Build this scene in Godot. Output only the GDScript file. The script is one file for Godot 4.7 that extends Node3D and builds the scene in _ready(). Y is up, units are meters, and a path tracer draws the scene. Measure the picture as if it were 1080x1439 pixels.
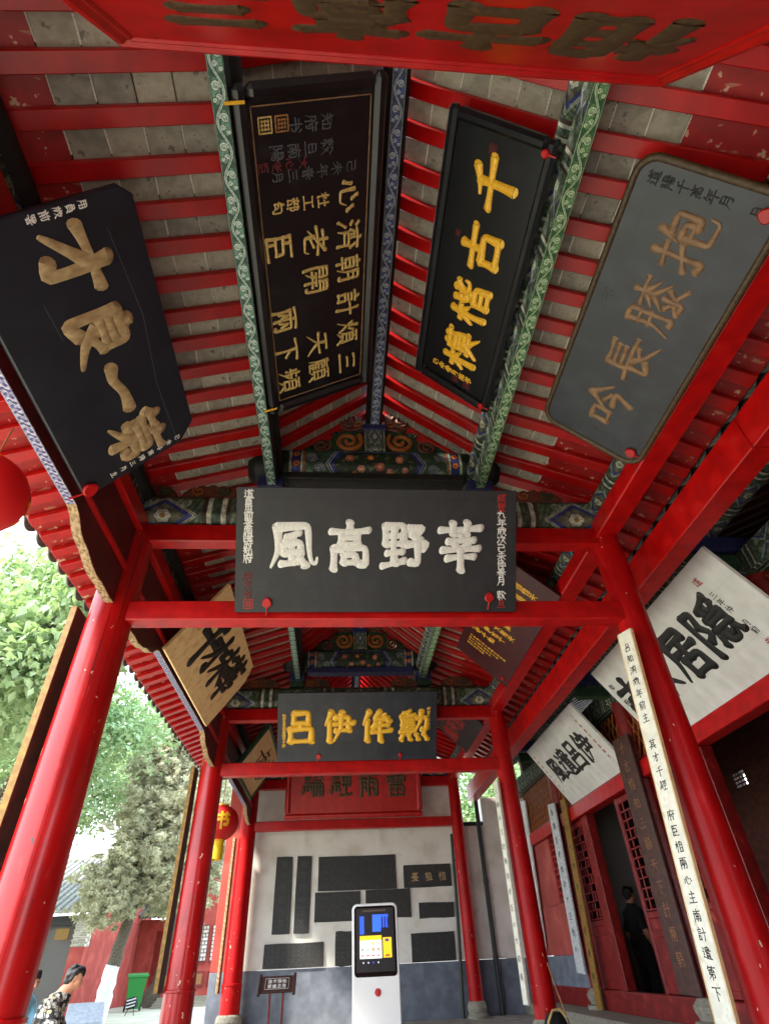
extends Node3D
# A covered walkway of a Chinese temple: painted timbers, hanging name boards, a hall on the right, a court with trees on the left.
# Floor of the walkway is y = 0; the walkway runs towards -z.

# ------------------------------------------------------------------ brush-written characters (100 x 100 grid, y down; t = tapering stroke)
const GLYPHS := """
風|18,12 16,60 6,92t;18,12 50,10 78,9 81,60 86,84 96,88 98,72t;62,22 36,32;32,44 32,64;32,44 66,42 64,63;32,63 64,62;49,30 49,82;26,85 62,80;62,70 74,88
高|50,2 50,15;12,20 88,17;32,22 32,46;66,22 66,46;32,33 66,32;32,45 66,44;18,55 17,96;18,55 82,53 82,90 70,85;38,66 38,83;38,66 64,65 62,82;38,82 62,81
野|10,10 10,46;10,10 46,8 45,46;10,28 45,27;10,45 45,44;28,10 28,84;12,64 44,61;2,90 48,79;56,14 88,11 68,30;64,26 78,37;52,46 96,41 84,54;75,43 75,88 60,82
莘|8,17 92,12;34,3 35,25;64,2 61,24;50,26 52,35;24,40 78,37;36,43 42,53;66,42 58,53;12,58 88,54;22,75 78,71;50,57 50,99
勲|36,3 14,10;6,20 52,16;12,28 12,50;12,28 48,26 47,50;12,39 47,38;12,50 47,49;30,8 30,68;10,60 50,58;4,70 54,66;56,26 92,24 88,66 76,62;74,5 72,36 54,68t;14,80 8,95;34,80 38,95;58,80 64,95;82,78 93,95
侔|26,4 6,46t;20,32 20,97;60,4 42,28 86,26;74,16 90,35;48,40 38,57;44,50 88,47;34,68 98,64;64,34 64,99
伊|26,4 6,46t;20,32 20,97;38,20 84,17 82,62;30,41 98,38;40,62 82,60;60,6 58,56 34,97t
呂|28,6 28,40;28,6 74,4 72,40;28,38 72,37;50,40 48,55;16,57 17,96;17,57 85,54 83,95;17,93 83,92
雷|20,7 80,5;10,22 9,38;10,22 90,19 84,34;50,5 50,46;26,30 36,34;26,40 36,44;64,30 74,34;64,40 74,44;20,56 20,95;20,56 80,55 80,95;20,74 80,73;50,56 50,93;20,93 80,92
雨|8,10 92,7;14,28 14,97;14,28 88,26 88,93 76,88;50,10 50,93;28,42 38,50;28,64 38,72;62,42 72,50;62,64 72,72
經|26,4 10,24 30,24;36,18 8,48 42,44;24,48 24,72;10,58 4,82;36,58 44,74;50,10 97,7;60,16 52,28 60,40;76,16 68,28 76,40;90,16 84,28 92,40;54,55 92,52;72,54 72,88;46,93 98,88
綸|26,4 10,24 30,24;36,18 8,48 42,44;24,48 24,72;10,58 4,82;36,58 44,74;70,2 46,34t;70,4 98,32t;60,34 82,33;52,46 52,95;52,46 92,45 92,92;52,66 92,65;66,48 66,90;79,48 79,90
第|20,3 8,22;16,14 46,11;60,3 50,22;56,14 94,11;18,33 78,30 76,45;22,47 76,44;22,47 18,61;18,61 84,58 80,86 68,80;48,24 48,99;46,63 8,93t
一|8,52 30,60 60,48 92,46
良|48,1 55,12;26,16 76,14 74,46;26,31 74,30;26,46 74,45;26,16 26,94 48,80;80,52 58,64;44,50 62,74 98,95t
才|6,32 94,25;58,3 58,94 42,84;56,32 8,82t
抱|6,26 42,21;26,3 26,94 12,86;4,66 44,47;62,3 48,36t;58,20 94,17 90,62 76,58;56,38 78,37 78,54;56,54 78,53;56,38 56,88 95,90 97,72t
膝|12,8 12,60 3,95t;12,8 36,7 36,93 25,88;12,30 36,30;12,50 36,50;46,20 97,17;70,2 70,40;68,22 46,42t;72,22 97,42t;70,36 46,62t;70,36 98,62t;70,58 70,97 58,92;54,66 62,74;48,91 64,80;86,64 76,76;76,80 95,93
長|30,6 30,52;30,6 78,4;30,20 72,19;30,34 72,33;6,53 96,49;34,52 34,94 56,80;78,58 60,68;48,52 64,76 98,95t
吟|8,24 8,62;8,24 36,22 34,60;8,60 34,59;66,3 40,46t;66,6 99,44t;60,36 74,46;52,57 86,54 68,94
千|74,5 26,22t;4,46 96,40;50,16 50,99
古|6,31 94,27;50,3 50,52;24,54 24,95;24,54 78,52 76,95;24,91 76,90
楷|4,30 42,27;24,4 24,97;22,32 3,66t;26,36 42,52t;52,6 52,44 66,36;52,24 66,22;92,10 76,22;76,4 76,42 97,40 97,28t;72,47 64,56;54,58 54,97;54,58 90,57 90,97;54,76 90,75;54,95 90,94
模|4,30 42,27;24,4 24,97;22,32 3,66t;26,36 42,52t;48,14 98,11;62,3 62,22;82,3 82,22;54,28 54,56;54,28 90,27 90,56;54,42 90,41;54,55 90,54;46,69 98,66;70,56 46,98t;74,68 99,97t
三|18,18 82,14;26,49 74,46;4,86 96,80
顧|20,4 8,8;8,12 46,11;10,22 44,21 44,34;10,34 44,33;10,22 8,60 2,95t;26,38 16,56;20,48 20,92;20,50 46,49;20,64 44,63;20,76 44,75;20,91 48,90;33,50 33,90;52,8 98,6;74,8 68,20;56,22 56,74;56,22 94,21 94,74;56,38 94,37;56,54 94,53;56,72 94,71;66,78 50,97t;82,78 99,95
頻|24,4 24,40;24,20 42,19;10,18 10,40;2,43 46,40;26,42 26,66;14,50 8,62;42,48 6,95t;52,8 98,6;74,8 68,20;56,22 56,74;56,22 94,21 94,74;56,38 94,37;56,54 94,53;56,72 94,71;66,78 50,97t;82,78 99,95
煩|8,28 16,44;44,22 34,40;26,4 24,56 3,95t;26,56 44,86;52,8 98,6;74,8 68,20;56,22 56,74;56,22 94,21 94,74;56,38 94,37;56,54 94,53;56,72 94,71;66,78 50,97t;82,78 99,95
天|16,16 84,12;4,47 96,42;50,16 46,54 6,98t;50,50 97,97t
下|4,14 96,10;48,14 48,99;54,40 78,57
計|26,2 32,12;4,20 46,17;12,34 40,33;12,48 40,47;12,62 12,93;12,62 40,61 38,93;12,91 38,90;50,41 99,37;74,4 74,99
兩|8,10 92,7;14,26 14,97;14,26 88,24 88,95 76,90;50,10 50,93;34,38 24,70;34,44 44,64;68,38 58,70;68,44 80,64
朝|6,14 46,11;26,2 26,28;12,28 12,62;12,28 42,27 42,62;12,45 42,44;12,61 42,60;4,77 48,74;26,62 26,99;60,8 60,60 48,97t;60,8 90,7 90,93 78,88;60,30 90,29;60,52 90,51
開|10,6 10,99;10,6 42,5 42,36;10,20 42,19;10,35 42,34;58,6 58,36;58,6 90,5 90,95 80,90;58,20 90,19;58,35 90,34;26,50 74,49;20,66 80,65;40,50 38,72 24,92t;60,50 60,95
濟|10,10 20,20;6,36 16,44;4,93 22,64;62,1 66,12;32,18 98,15;44,22 34,44;62,22 62,44;84,22 95,43;50,26 50,40;42,52 36,95t;42,52 86,52;42,66 86,66;86,50 86,97
老|18,20 78,17;48,2 48,42;2,45 98,40;86,10 10,78t;70,54 34,68;34,54 34,89 84,91 87,75t
臣|16,8 86,5;16,8 16,93;16,93 90,91;36,8 36,32;16,33 74,32 74,62;16,62 74,61;36,62 36,91
心|12,44 5,73;30,32 34,83 70,85 77,64t;48,20 59,41;82,36 95,59
杜|4,30 42,27;24,4 24,97;22,32 3,66t;26,36 42,52t;54,41 92,38;72,8 72,88;46,91 99,88
工|14,16 86,13;50,16 50,84;4,89 96,85
部|26,2 32,10;6,16 52,14;16,22 22,38;44,20 36,38;4,43 54,40;12,54 12,93;12,54 46,53 44,93;12,91 44,90;66,8 66,99;66,8 92,7 80,40;80,40 95,58 75,73
句|34,3 8,44t;26,20 90,17 86,93 70,86;24,42 24,72;24,42 58,41 56,72;24,70 56,69
隱|8,8 8,99;8,8 34,7 22,38;22,38 36,58 19,69;90,4 46,14t;52,20 58,30;68,18 72,28;90,16 82,30;46,38 92,36;90,36 90,60;50,48 90,47;44,60 92,59;46,72 39,89;56,70 58,91 82,91 85,79t;66,68 72,78;88,70 97,85
居|18,8 82,6 80,26;18,26 80,25;18,8 16,60 2,97t;24,47 95,44;58,30 58,64;36,64 36,97;36,64 84,63 82,97;36,95 82,94
求|6,29 94,25;50,3 50,95 36,88;18,44 32,56;4,86 40,62;78,40 58,56;54,52 97,89t;70,7 83,19
志|8,22 92,18;50,2 50,46;20,49 80,46;12,64 5,85;32,58 36,91 70,91 77,75t;48,56 56,70;82,60 95,81
遺|12,10 22,22;6,38 26,36 14,64;4,80 20,76 50,93 99,92;42,10 42,26;42,10 86,9 84,26;42,26 84,25;64,2 64,34;34,36 97,34;46,44 46,76;46,44 84,43 84,76;46,54 84,54;46,65 84,65;46,76 84,75;56,78 42,89;74,78 89,89
道|12,10 22,22;6,38 26,36 14,64;4,80 20,76 50,93 99,92;50,2 58,12;82,2 72,14;36,18 98,16;64,18 58,30;46,32 46,78;46,32 84,31 84,78;46,47 84,46;46,62 84,61;46,77 84,76
員|32,4 32,22;32,4 68,3 67,22;32,21 67,20;22,30 22,76;22,30 78,29 78,76;22,45 78,44;22,60 78,59;22,75 78,74;40,80 18,98t;60,80 83,97
用|20,8 18,60 5,97t;20,8 82,7 82,95 70,90;20,34 82,33;20,60 82,59;50,8 50,93
前|30,2 38,14;70,2 60,14;4,22 96,19;16,34 16,97;16,34 44,33 44,93;16,52 44,51;16,68 44,67;64,36 64,74;86,30 86,95 72,90
署|16,6 16,28;16,6 84,5 84,28;38,6 38,26;62,6 62,26;16,28 84,27;24,42 76,40;50,30 50,58;4,60 96,57;82,35 18,84t;34,66 34,99;34,66 76,65 76,99;34,82 76,81;34,97 76,96
南|10,18 90,15;50,2 50,34;14,36 14,97;14,36 86,34 86,95 74,90;36,44 42,54;64,44 58,54;30,60 70,59;26,76 74,75;50,60 50,95
陽|8,8 8,99;8,8 34,7 22,38;22,38 36,58 19,69;48,4 48,36;48,4 86,3 86,36;48,20 86,19;48,36 86,35;38,48 98,46;54,50 40,72;50,60 92,58 86,95 74,90;66,60 44,92t;80,60 58,96t
府|50,2 56,12;10,18 95,15;14,18 12,60 1,97t;40,26 22,58t;34,44 34,97;46,44 97,41;78,28 78,93 64,88;54,56 64,70
知|22,4 10,26;18,20 46,18;4,45 52,42;28,20 26,54 3,96t;30,54 48,85;62,22 62,84;62,22 92,21 90,84;62,82 90,81
咸|12,18 97,15;14,18 12,60 1,97t;26,36 52,35;26,50 26,74;26,50 50,49 48,74;26,73 48,72;62,2 72,66 97,93 99,74t;88,40 52,90t;80,4 91,13
豐|14,4 14,38;14,38 86,37;86,4 86,38;50,2 50,36;26,14 40,13;26,26 40,25;60,14 74,13;60,26 74,25;10,47 90,44;28,54 28,74;28,54 72,53 72,74;28,74 72,73;36,78 40,88;64,78 58,88;4,95 96,92
九|8,33 74,30 72,84 94,88 97,72t;40,5 36,50 4,97t
年|30,2 10,32t;24,18 88,15;26,38 80,36;26,38 26,62;2,65 98,61;56,18 56,99
歲|50,2 50,22;50,12 76,11;26,8 26,22;6,24 94,22;14,34 95,32;16,34 12,70 2,97t;28,46 50,45;40,50 30,70;32,58 50,56 26,90t;64,26 74,70 98,93;92,42 54,92t;80,24 89,31
次|8,22 18,32;4,82 24,54;50,4 34,36t;46,20 94,17 82,38;66,30 60,60 28,98t;66,56 99,96t
己|14,12 80,9 78,46;18,46 78,44;18,46 18,89 88,91 93,70t
未|22,22 78,19;4,45 96,41;50,2 50,99;48,46 4,90t;52,46 96,88t
仲|26,4 6,46t;20,32 20,97;42,30 42,66;42,30 92,28 90,66;42,64 90,63;66,3 66,99
春|20,12 80,9;24,26 76,23;4,43 96,39;50,2 44,36 4,72t;56,40 98,72t;34,54 34,97;34,54 68,53 68,97;34,74 68,73;34,95 68,94
月|28,6 26,60 6,97t;28,6 76,5 76,93 62,88;28,32 76,31;28,56 76,55
穀|4,12 46,9;26,2 26,24;10,26 42,25;8,36 46,34;26,38 10,60;26,38 26,97;24,62 3,82t;28,62 46,78;62,8 58,34t;62,8 84,7 86,30 97,28;56,46 88,44 52,98t;62,54 98,96t
旦|26,8 26,66;26,8 74,7 74,66;26,36 74,35;26,65 74,64;4,93 96,90
相|4,30 42,27;24,4 24,97;22,32 3,66t;26,36 42,52t;58,10 58,93;58,10 90,9 90,93;58,36 90,35;58,62 90,61;58,91 90,90
祖|22,2 30,12;6,24 40,22 6,64t;24,46 24,97;28,48 42,60;54,12 54,88;54,12 86,11 86,88;54,36 86,35;54,60 86,59;44,91 99,88
臺|14,10 86,7;50,2 50,20;26,22 74,21;30,28 30,42;30,28 70,27 70,42;30,42 70,41;10,50 9,59;10,50 92,48 87,59;26,64 74,62;40,66 30,76 72,74;50,76 50,95;30,84 72,83;6,97 94,92
文|50,2 55,14;6,25 94,21;70,24 8,96t;28,26 97,95t
物|14,12 5,34;10,26 46,23;2,61 48,49;28,2 28,97;62,5 48,40t;58,22 95,19 88,93 74,86;72,24 48,68t;84,24 56,90t
保|26,4 6,46t;20,32 20,97;44,8 44,38;44,8 86,7 86,38;44,38 86,37;34,57 98,54;66,38 66,99;64,58 36,90t;68,58 98,88t
主|46,1 56,12;18,24 82,20;22,54 78,51;50,24 50,88;4,92 96,87
其|8,20 92,16;30,3 30,72;70,2 70,72;30,37 70,36;30,54 70,53;4,74 96,70;34,80 16,97;64,78 86,96
書|18,24 74,20 72,50;8,50 90,45 82,82 66,77;46,3 46,99;78,8 90,22
"""

class MB:   # collects triangles, then commits them as one mesh
	var v := PackedVector3Array()
	var n := PackedVector3Array()
	var u := PackedVector2Array()
	func tri(a: Vector3, b: Vector3, c: Vector3, na: Vector3, nb: Vector3, nc: Vector3, ua := Vector2.ZERO, ub := Vector2.ZERO, uc := Vector2.ZERO) -> void:
		if (b - a).cross(c - a).dot(na + nb + nc) > 0.0:
			v.append(a); v.append(c); v.append(b)
			n.append(na); n.append(nc); n.append(nb)
			u.append(ua); u.append(uc); u.append(ub)
		else:
			v.append(a); v.append(b); v.append(c)
			n.append(na); n.append(nb); n.append(nc)
			u.append(ua); u.append(ub); u.append(uc)
	func quad(a: Vector3, b: Vector3, c: Vector3, d: Vector3, nn: Vector3, ua := Vector2.ZERO, ub := Vector2.RIGHT, uc := Vector2.ONE, ud := Vector2.DOWN) -> void:
		tri(a, b, c, nn, nn, nn, ua, ub, uc)
		tri(a, c, d, nn, nn, nn, ua, uc, ud)
	func smooth_quad(a: Vector3, b: Vector3, c: Vector3, d: Vector3, na: Vector3, nb: Vector3, nc: Vector3, nd: Vector3, ua: Vector2, ub: Vector2, uc: Vector2, ud: Vector2) -> void:
		tri(a, b, c, na, nb, nc, ua, ub, uc)
		tri(a, c, d, na, nc, nd, ua, uc, ud)
	func mesh() -> ArrayMesh:
		var m := ArrayMesh.new()
		if v.size() == 0:
			return m
		var a := []
		a.resize(Mesh.ARRAY_MAX)
		a[Mesh.ARRAY_VERTEX] = v
		a[Mesh.ARRAY_NORMAL] = n
		a[Mesh.ARRAY_TEX_UV] = u
		m.add_surface_from_arrays(Mesh.PRIMITIVE_TRIANGLES, a)
		return m

var rng := RandomNumberGenerator.new()
var M := {}            # materials
var glyphs := {}       # character -> list of strokes
var taken := {}

# ------------------------------------------------------------------ scene-tree helpers
func numbered(called: String) -> String:
	var k: int = taken.get(called, 0)
	taken[called] = k + 1
	return called if k == 0 else "%s_%03d" % [called, k]

func tag(o: Node3D, label: String, category: String, group := "", kind := "") -> void:
	if label: o.set_meta("label", label)
	if category: o.set_meta("category", category)
	if group: o.set_meta("group", group)
	if kind: o.set_meta("kind", kind)

func thing(called: String, label: String, category: String, xf := Transform3D(), group := "") -> Node3D:
	var o := Node3D.new()
	o.name = numbered(called)
	add_child(o, true)
	o.transform = xf
	tag(o, label, category, group)
	return o

func part(called: String, parent: Node3D, m: Mesh, material: Material, xf := Transform3D(), label := "") -> MeshInstance3D:
	var o := MeshInstance3D.new()
	o.mesh = m
	o.material_override = material
	o.transform = xf
	var key := str(parent.get_instance_id()) + called
	var k: int = taken.get(key, 0)
	taken[key] = k + 1
	o.name = called if k == 0 else "%s_%03d" % [called, k]
	if label: o.set_meta("label", label)
	parent.add_child(o, true)
	return o

func single(called: String, label: String, category: String, m: Mesh, material: Material, xf := Transform3D(), group := "", kind := "") -> MeshInstance3D:
	var o := MeshInstance3D.new()
	o.mesh = m
	o.material_override = material
	o.transform = xf
	o.name = numbered(called)
	add_child(o, true)
	tag(o, label, category, group, kind)
	return o

func at(x: float, y: float, z: float) -> Transform3D:
	return Transform3D(Basis(), Vector3(x, y, z))

# ------------------------------------------------------------------ shapes
func add_box(mb: MB, xf: Transform3D, size: Vector3, bevel := 0.006) -> void:
	var h := size * 0.5
	var b: float = minf(bevel, minf(h.x, minf(h.y, h.z)) * 0.8)
	var bs := xf.basis.orthonormalized()
	var P := func(s: Vector3, a: int) -> Vector3:
		var q := Vector3(s.x * (h.x - (0.0 if a == 0 else b)), s.y * (h.y - (0.0 if a == 1 else b)), s.z * (h.z - (0.0 if a == 2 else b)))
		return q
	for a in 3:
		var p := (a + 1) % 3
		var q := (a + 2) % 3
		for s in [-1.0, 1.0]:
			var nn := Vector3.ZERO
			nn[a] = s
			var c := []
			var uv := []
			for k in 4:
				var e := Vector3.ZERO
				e[a] = s
				e[p] = -1.0 if k == 0 or k == 3 else 1.0
				e[q] = -1.0 if k < 2 else 1.0
				var l: Vector3 = P.call(e, a)
				c.append(xf * l)
				if a == 0: uv.append(Vector2(l.z, -l.y))
				elif a == 1: uv.append(Vector2(l.x, l.z))
				else: uv.append(Vector2(l.x, -l.y))
			mb.quad(c[0], c[1], c[2], c[3], bs * nn, uv[0], uv[1], uv[2], uv[3])
	if b < 0.0008:
		return
	for a in 3:
		var p := (a + 1) % 3
		var q := (a + 2) % 3
		for sa in [-1.0, 1.0]:
			for sp in [-1.0, 1.0]:
				var e0 := Vector3.ZERO
				e0[a] = sa; e0[p] = sp; e0[q] = -1.0
				var e1 := e0
				e1[q] = 1.0
				var nn := Vector3.ZERO
				nn[a] = sa; nn[p] = sp
				nn = bs * nn.normalized()
				mb.quad(xf * P.call(e0, a), xf * P.call(e1, a), xf * P.call(e1, p), xf * P.call(e0, p), nn, Vector2(e0[q] * h[q], 0), Vector2(h[q], 0), Vector2(h[q], b), Vector2(-h[q], b))
	for sx in [-1.0, 1.0]:
		for sy in [-1.0, 1.0]:
			for sz in [-1.0, 1.0]:
				var e := Vector3(sx, sy, sz)
				var nn := bs * e.normalized()
				mb.tri(xf * P.call(e, 0), xf * P.call(e, 1), xf * P.call(e, 2), nn, nn, nn)

func box(size: Vector3, bevel := 0.006) -> ArrayMesh:
	var mb := MB.new()
	add_box(mb, Transform3D(), size, bevel)
	return mb.mesh()

func boxc(mb: MB, c: Vector3, size: Vector3, bevel := 0.006) -> void:
	add_box(mb, Transform3D(Basis(), c), size, bevel)

func span(mb: MB, lo: Vector3, hi: Vector3, bevel := 0.006) -> void:   # a box from one corner to the other
	add_box(mb, Transform3D(Basis(), (lo + hi) * 0.5), (hi - lo).abs(), bevel)

func bar(mb: MB, a: Vector3, b: Vector3, w: float, t: float, bevel := 0.004, up := Vector3.UP) -> void:   # a box from a to b
	var d := b - a
	var z := d.normalized()
	var x := up.cross(z)
	if x.length() < 0.01: x = Vector3.RIGHT.cross(z)
	x = x.normalized()
	add_box(mb, Transform3D(Basis(x, z.cross(x), z), (a + b) * 0.5), Vector3(w, t, d.length()), bevel)

func add_tube(mb: MB, pts: PackedVector3Array, radii: PackedFloat32Array, sides := 10, caps := true, squash := 1.0) -> void:
	var rings := []
	var norms := []
	var along := 0.0
	var lens := []
	var ref := Vector3.UP
	for i in pts.size():
		var d: Vector3 = pts[mini(i + 1, pts.size() - 1)] - pts[maxi(i - 1, 0)]
		d = d.normalized()
		if i == 0:
			ref = Vector3.UP if absf(d.y) < 0.9 else Vector3.RIGHT
		var x := (ref - d * ref.dot(d)).normalized()
		ref = x
		var y := d.cross(x)
		var ring := PackedVector3Array()
		var nr := PackedVector3Array()
		for k in sides + 1:
			var w := TAU * k / sides
			var o := x * cos(w) + y * sin(w) * squash
			ring.append(pts[i] + o * radii[i])
			nr.append((x * cos(w) + y * sin(w) / squash).normalized())
		rings.append(ring)
		norms.append(nr)
		if i: along += pts[i].distance_to(pts[i - 1])
		lens.append(along)
	for i in pts.size() - 1:
		for k in sides:
			var ga := TAU * radii[i] * k / sides
			var gb := TAU * radii[i] * (k + 1) / sides
			mb.smooth_quad(rings[i][k], rings[i][k + 1], rings[i + 1][k + 1], rings[i + 1][k], norms[i][k], norms[i][k + 1], norms[i + 1][k + 1], norms[i + 1][k],
				Vector2(lens[i], ga), Vector2(lens[i], gb), Vector2(lens[i + 1], gb), Vector2(lens[i + 1], ga))
	if caps:
		for e in [0, pts.size() - 1]:
			var d: Vector3 = (pts[0] - pts[1]).normalized() if e == 0 else (pts[e] - pts[e - 1]).normalized()
			for k in sides:
				mb.tri(pts[e], rings[e][k], rings[e][k + 1], d, d, d, Vector2.ZERO, Vector2(0.05, 0), Vector2(0, 0.05))

func tube2(mb: MB, a: Vector3, b: Vector3, ra: float, rb: float, sides := 10) -> void:
	add_tube(mb, PackedVector3Array([a, b]), PackedFloat32Array([ra, rb]), sides)

func lathe(mb: MB, xf: Transform3D, prof: Array, sides := 28) -> void:   # prof: Vector2(radius, height), bottom to top
	for i in prof.size() - 1:
		var a: Vector2 = prof[i]
		var b: Vector2 = prof[i + 1]
		var t := b - a
		var nr := Vector2(t.y, -t.x).normalized()
		for k in sides:
			var w0 := TAU * k / sides
			var w1 := TAU * (k + 1) / sides
			var d0 := Vector3(cos(w0), 0, sin(w0))
			var d1 := Vector3(cos(w1), 0, sin(w1))
			var n0 := xf.basis * (d0 * nr.x + Vector3.UP * nr.y)
			var n1 := xf.basis * (d1 * nr.x + Vector3.UP * nr.y)
			var u0 := float(k) / sides
			var u1 := float(k + 1) / sides
			mb.smooth_quad(xf * (d0 * a.x + Vector3.UP * a.y), xf * (d1 * a.x + Vector3.UP * a.y), xf * (d1 * b.x + Vector3.UP * b.y), xf * (d0 * b.x + Vector3.UP * b.y), n0.normalized(), n1.normalized(), n1.normalized(), n0.normalized(),
				Vector2(u0, -a.y), Vector2(u1, -a.y), Vector2(u1, -b.y), Vector2(u0, -b.y))

func add_slab(mb: MB, xf: Transform3D, poly: PackedVector2Array, depth: float, bevel := 0.003) -> void:   # a polygon in x, y with a thickness along z (front at +depth/2)
	var p := poly
	if Geometry2D.is_polygon_clockwise(p):
		p = p.duplicate()
		p.reverse()
	var inner := p
	if bevel > 0.0:
		var off := Geometry2D.offset_polygon(p, -bevel, Geometry2D.JOIN_MITER)
		inner = PackedVector2Array()
		for i in p.size():
			var e0 := (p[i] - p[(i + p.size() - 1) % p.size()]).normalized()
			var e1 := (p[(i + 1) % p.size()] - p[i]).normalized()
			var n0 := Vector2(-e0.y, e0.x)
			var n1 := Vector2(-e1.y, e1.x)
			var m := (n0 + n1)
			inner.append(p[i] + m / maxf(0.4, 1.0 + n0.dot(n1)) * bevel)
		if off.is_empty(): inner = p
	var idx := Geometry2D.triangulate_polygon(inner)
	var h := depth * 0.5
	var b := xf.basis.orthonormalized()
	for s in [1.0, -1.0]:
		for i in range(0, idx.size(), 3):
			var q := []
			for k in 3:
				q.append(inner[idx[i + k]])
			mb.tri(xf * Vector3(q[0].x, q[0].y, h * s), xf * Vector3(q[1].x, q[1].y, h * s), xf * Vector3(q[2].x, q[2].y, h * s), b.z * s, b.z * s, b.z * s,
				Vector2(q[0].x, -q[0].y), Vector2(q[1].x, -q[1].y), Vector2(q[2].x, -q[2].y))
	var run := 0.0
	for i in p.size():
		var j := (i + 1) % p.size()
		var e := (p[j] - p[i])
		var l := e.length()
		if l < 1e-6: continue
		e /= l
		var out := b * Vector3(e.y, -e.x, 0)
		var hb := h - bevel
		mb.quad(xf * Vector3(p[i].x, p[i].y, -hb), xf * Vector3(p[j].x, p[j].y, -hb), xf * Vector3(p[j].x, p[j].y, hb), xf * Vector3(p[i].x, p[i].y, hb), out, Vector2(-hb, run), Vector2(-hb, run + l), Vector2(hb, run + l), Vector2(hb, run))
		if bevel > 0.0:
			for s in [1.0, -1.0]:
				var nn: Vector3 = (out + b.z * s).normalized()
				mb.quad(xf * Vector3(p[i].x, p[i].y, hb * s), xf * Vector3(p[j].x, p[j].y, hb * s), xf * Vector3(inner[j].x, inner[j].y, h * s), xf * Vector3(inner[i].x, inner[i].y, h * s), nn)
		run += l

func slab(poly: PackedVector2Array, depth: float, bevel := 0.003) -> ArrayMesh:
	var mb := MB.new()
	add_slab(mb, Transform3D(), poly, depth, bevel)
	return mb.mesh()

func rrect(w: float, h: float, r: float, k := 5) -> PackedVector2Array:
	var p := PackedVector2Array()
	for c in 4:
		var o := Vector2((w * 0.5 - r) * (1 if c == 0 or c == 3 else -1), (h * 0.5 - r) * (1 if c < 2 else -1))
		for i in k + 1:
			var a := PI * 0.5 * (c + float(i) / k)
			p.append(o + Vector2(cos(a), sin(a)) * r)
	return p

# ------------------------------------------------------------------ brush writing
func read_glyphs() -> void:
	for line in GLYPHS.split("\n", false):
		var kv := line.split("|")
		var strokes := []
		for s in kv[1].split(";"):
			var taper: bool = s.ends_with("t")
			var pts := PackedVector2Array()
			for q in s.trim_suffix("t").split(" "):
				var xy := q.split(",")
				pts.append(Vector2(float(xy[0]) / 100.0 - 0.5, 0.5 - float(xy[1]) / 100.0))
			strokes.append([pts, taper])
		glyphs[kv[0]] = strokes

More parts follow.
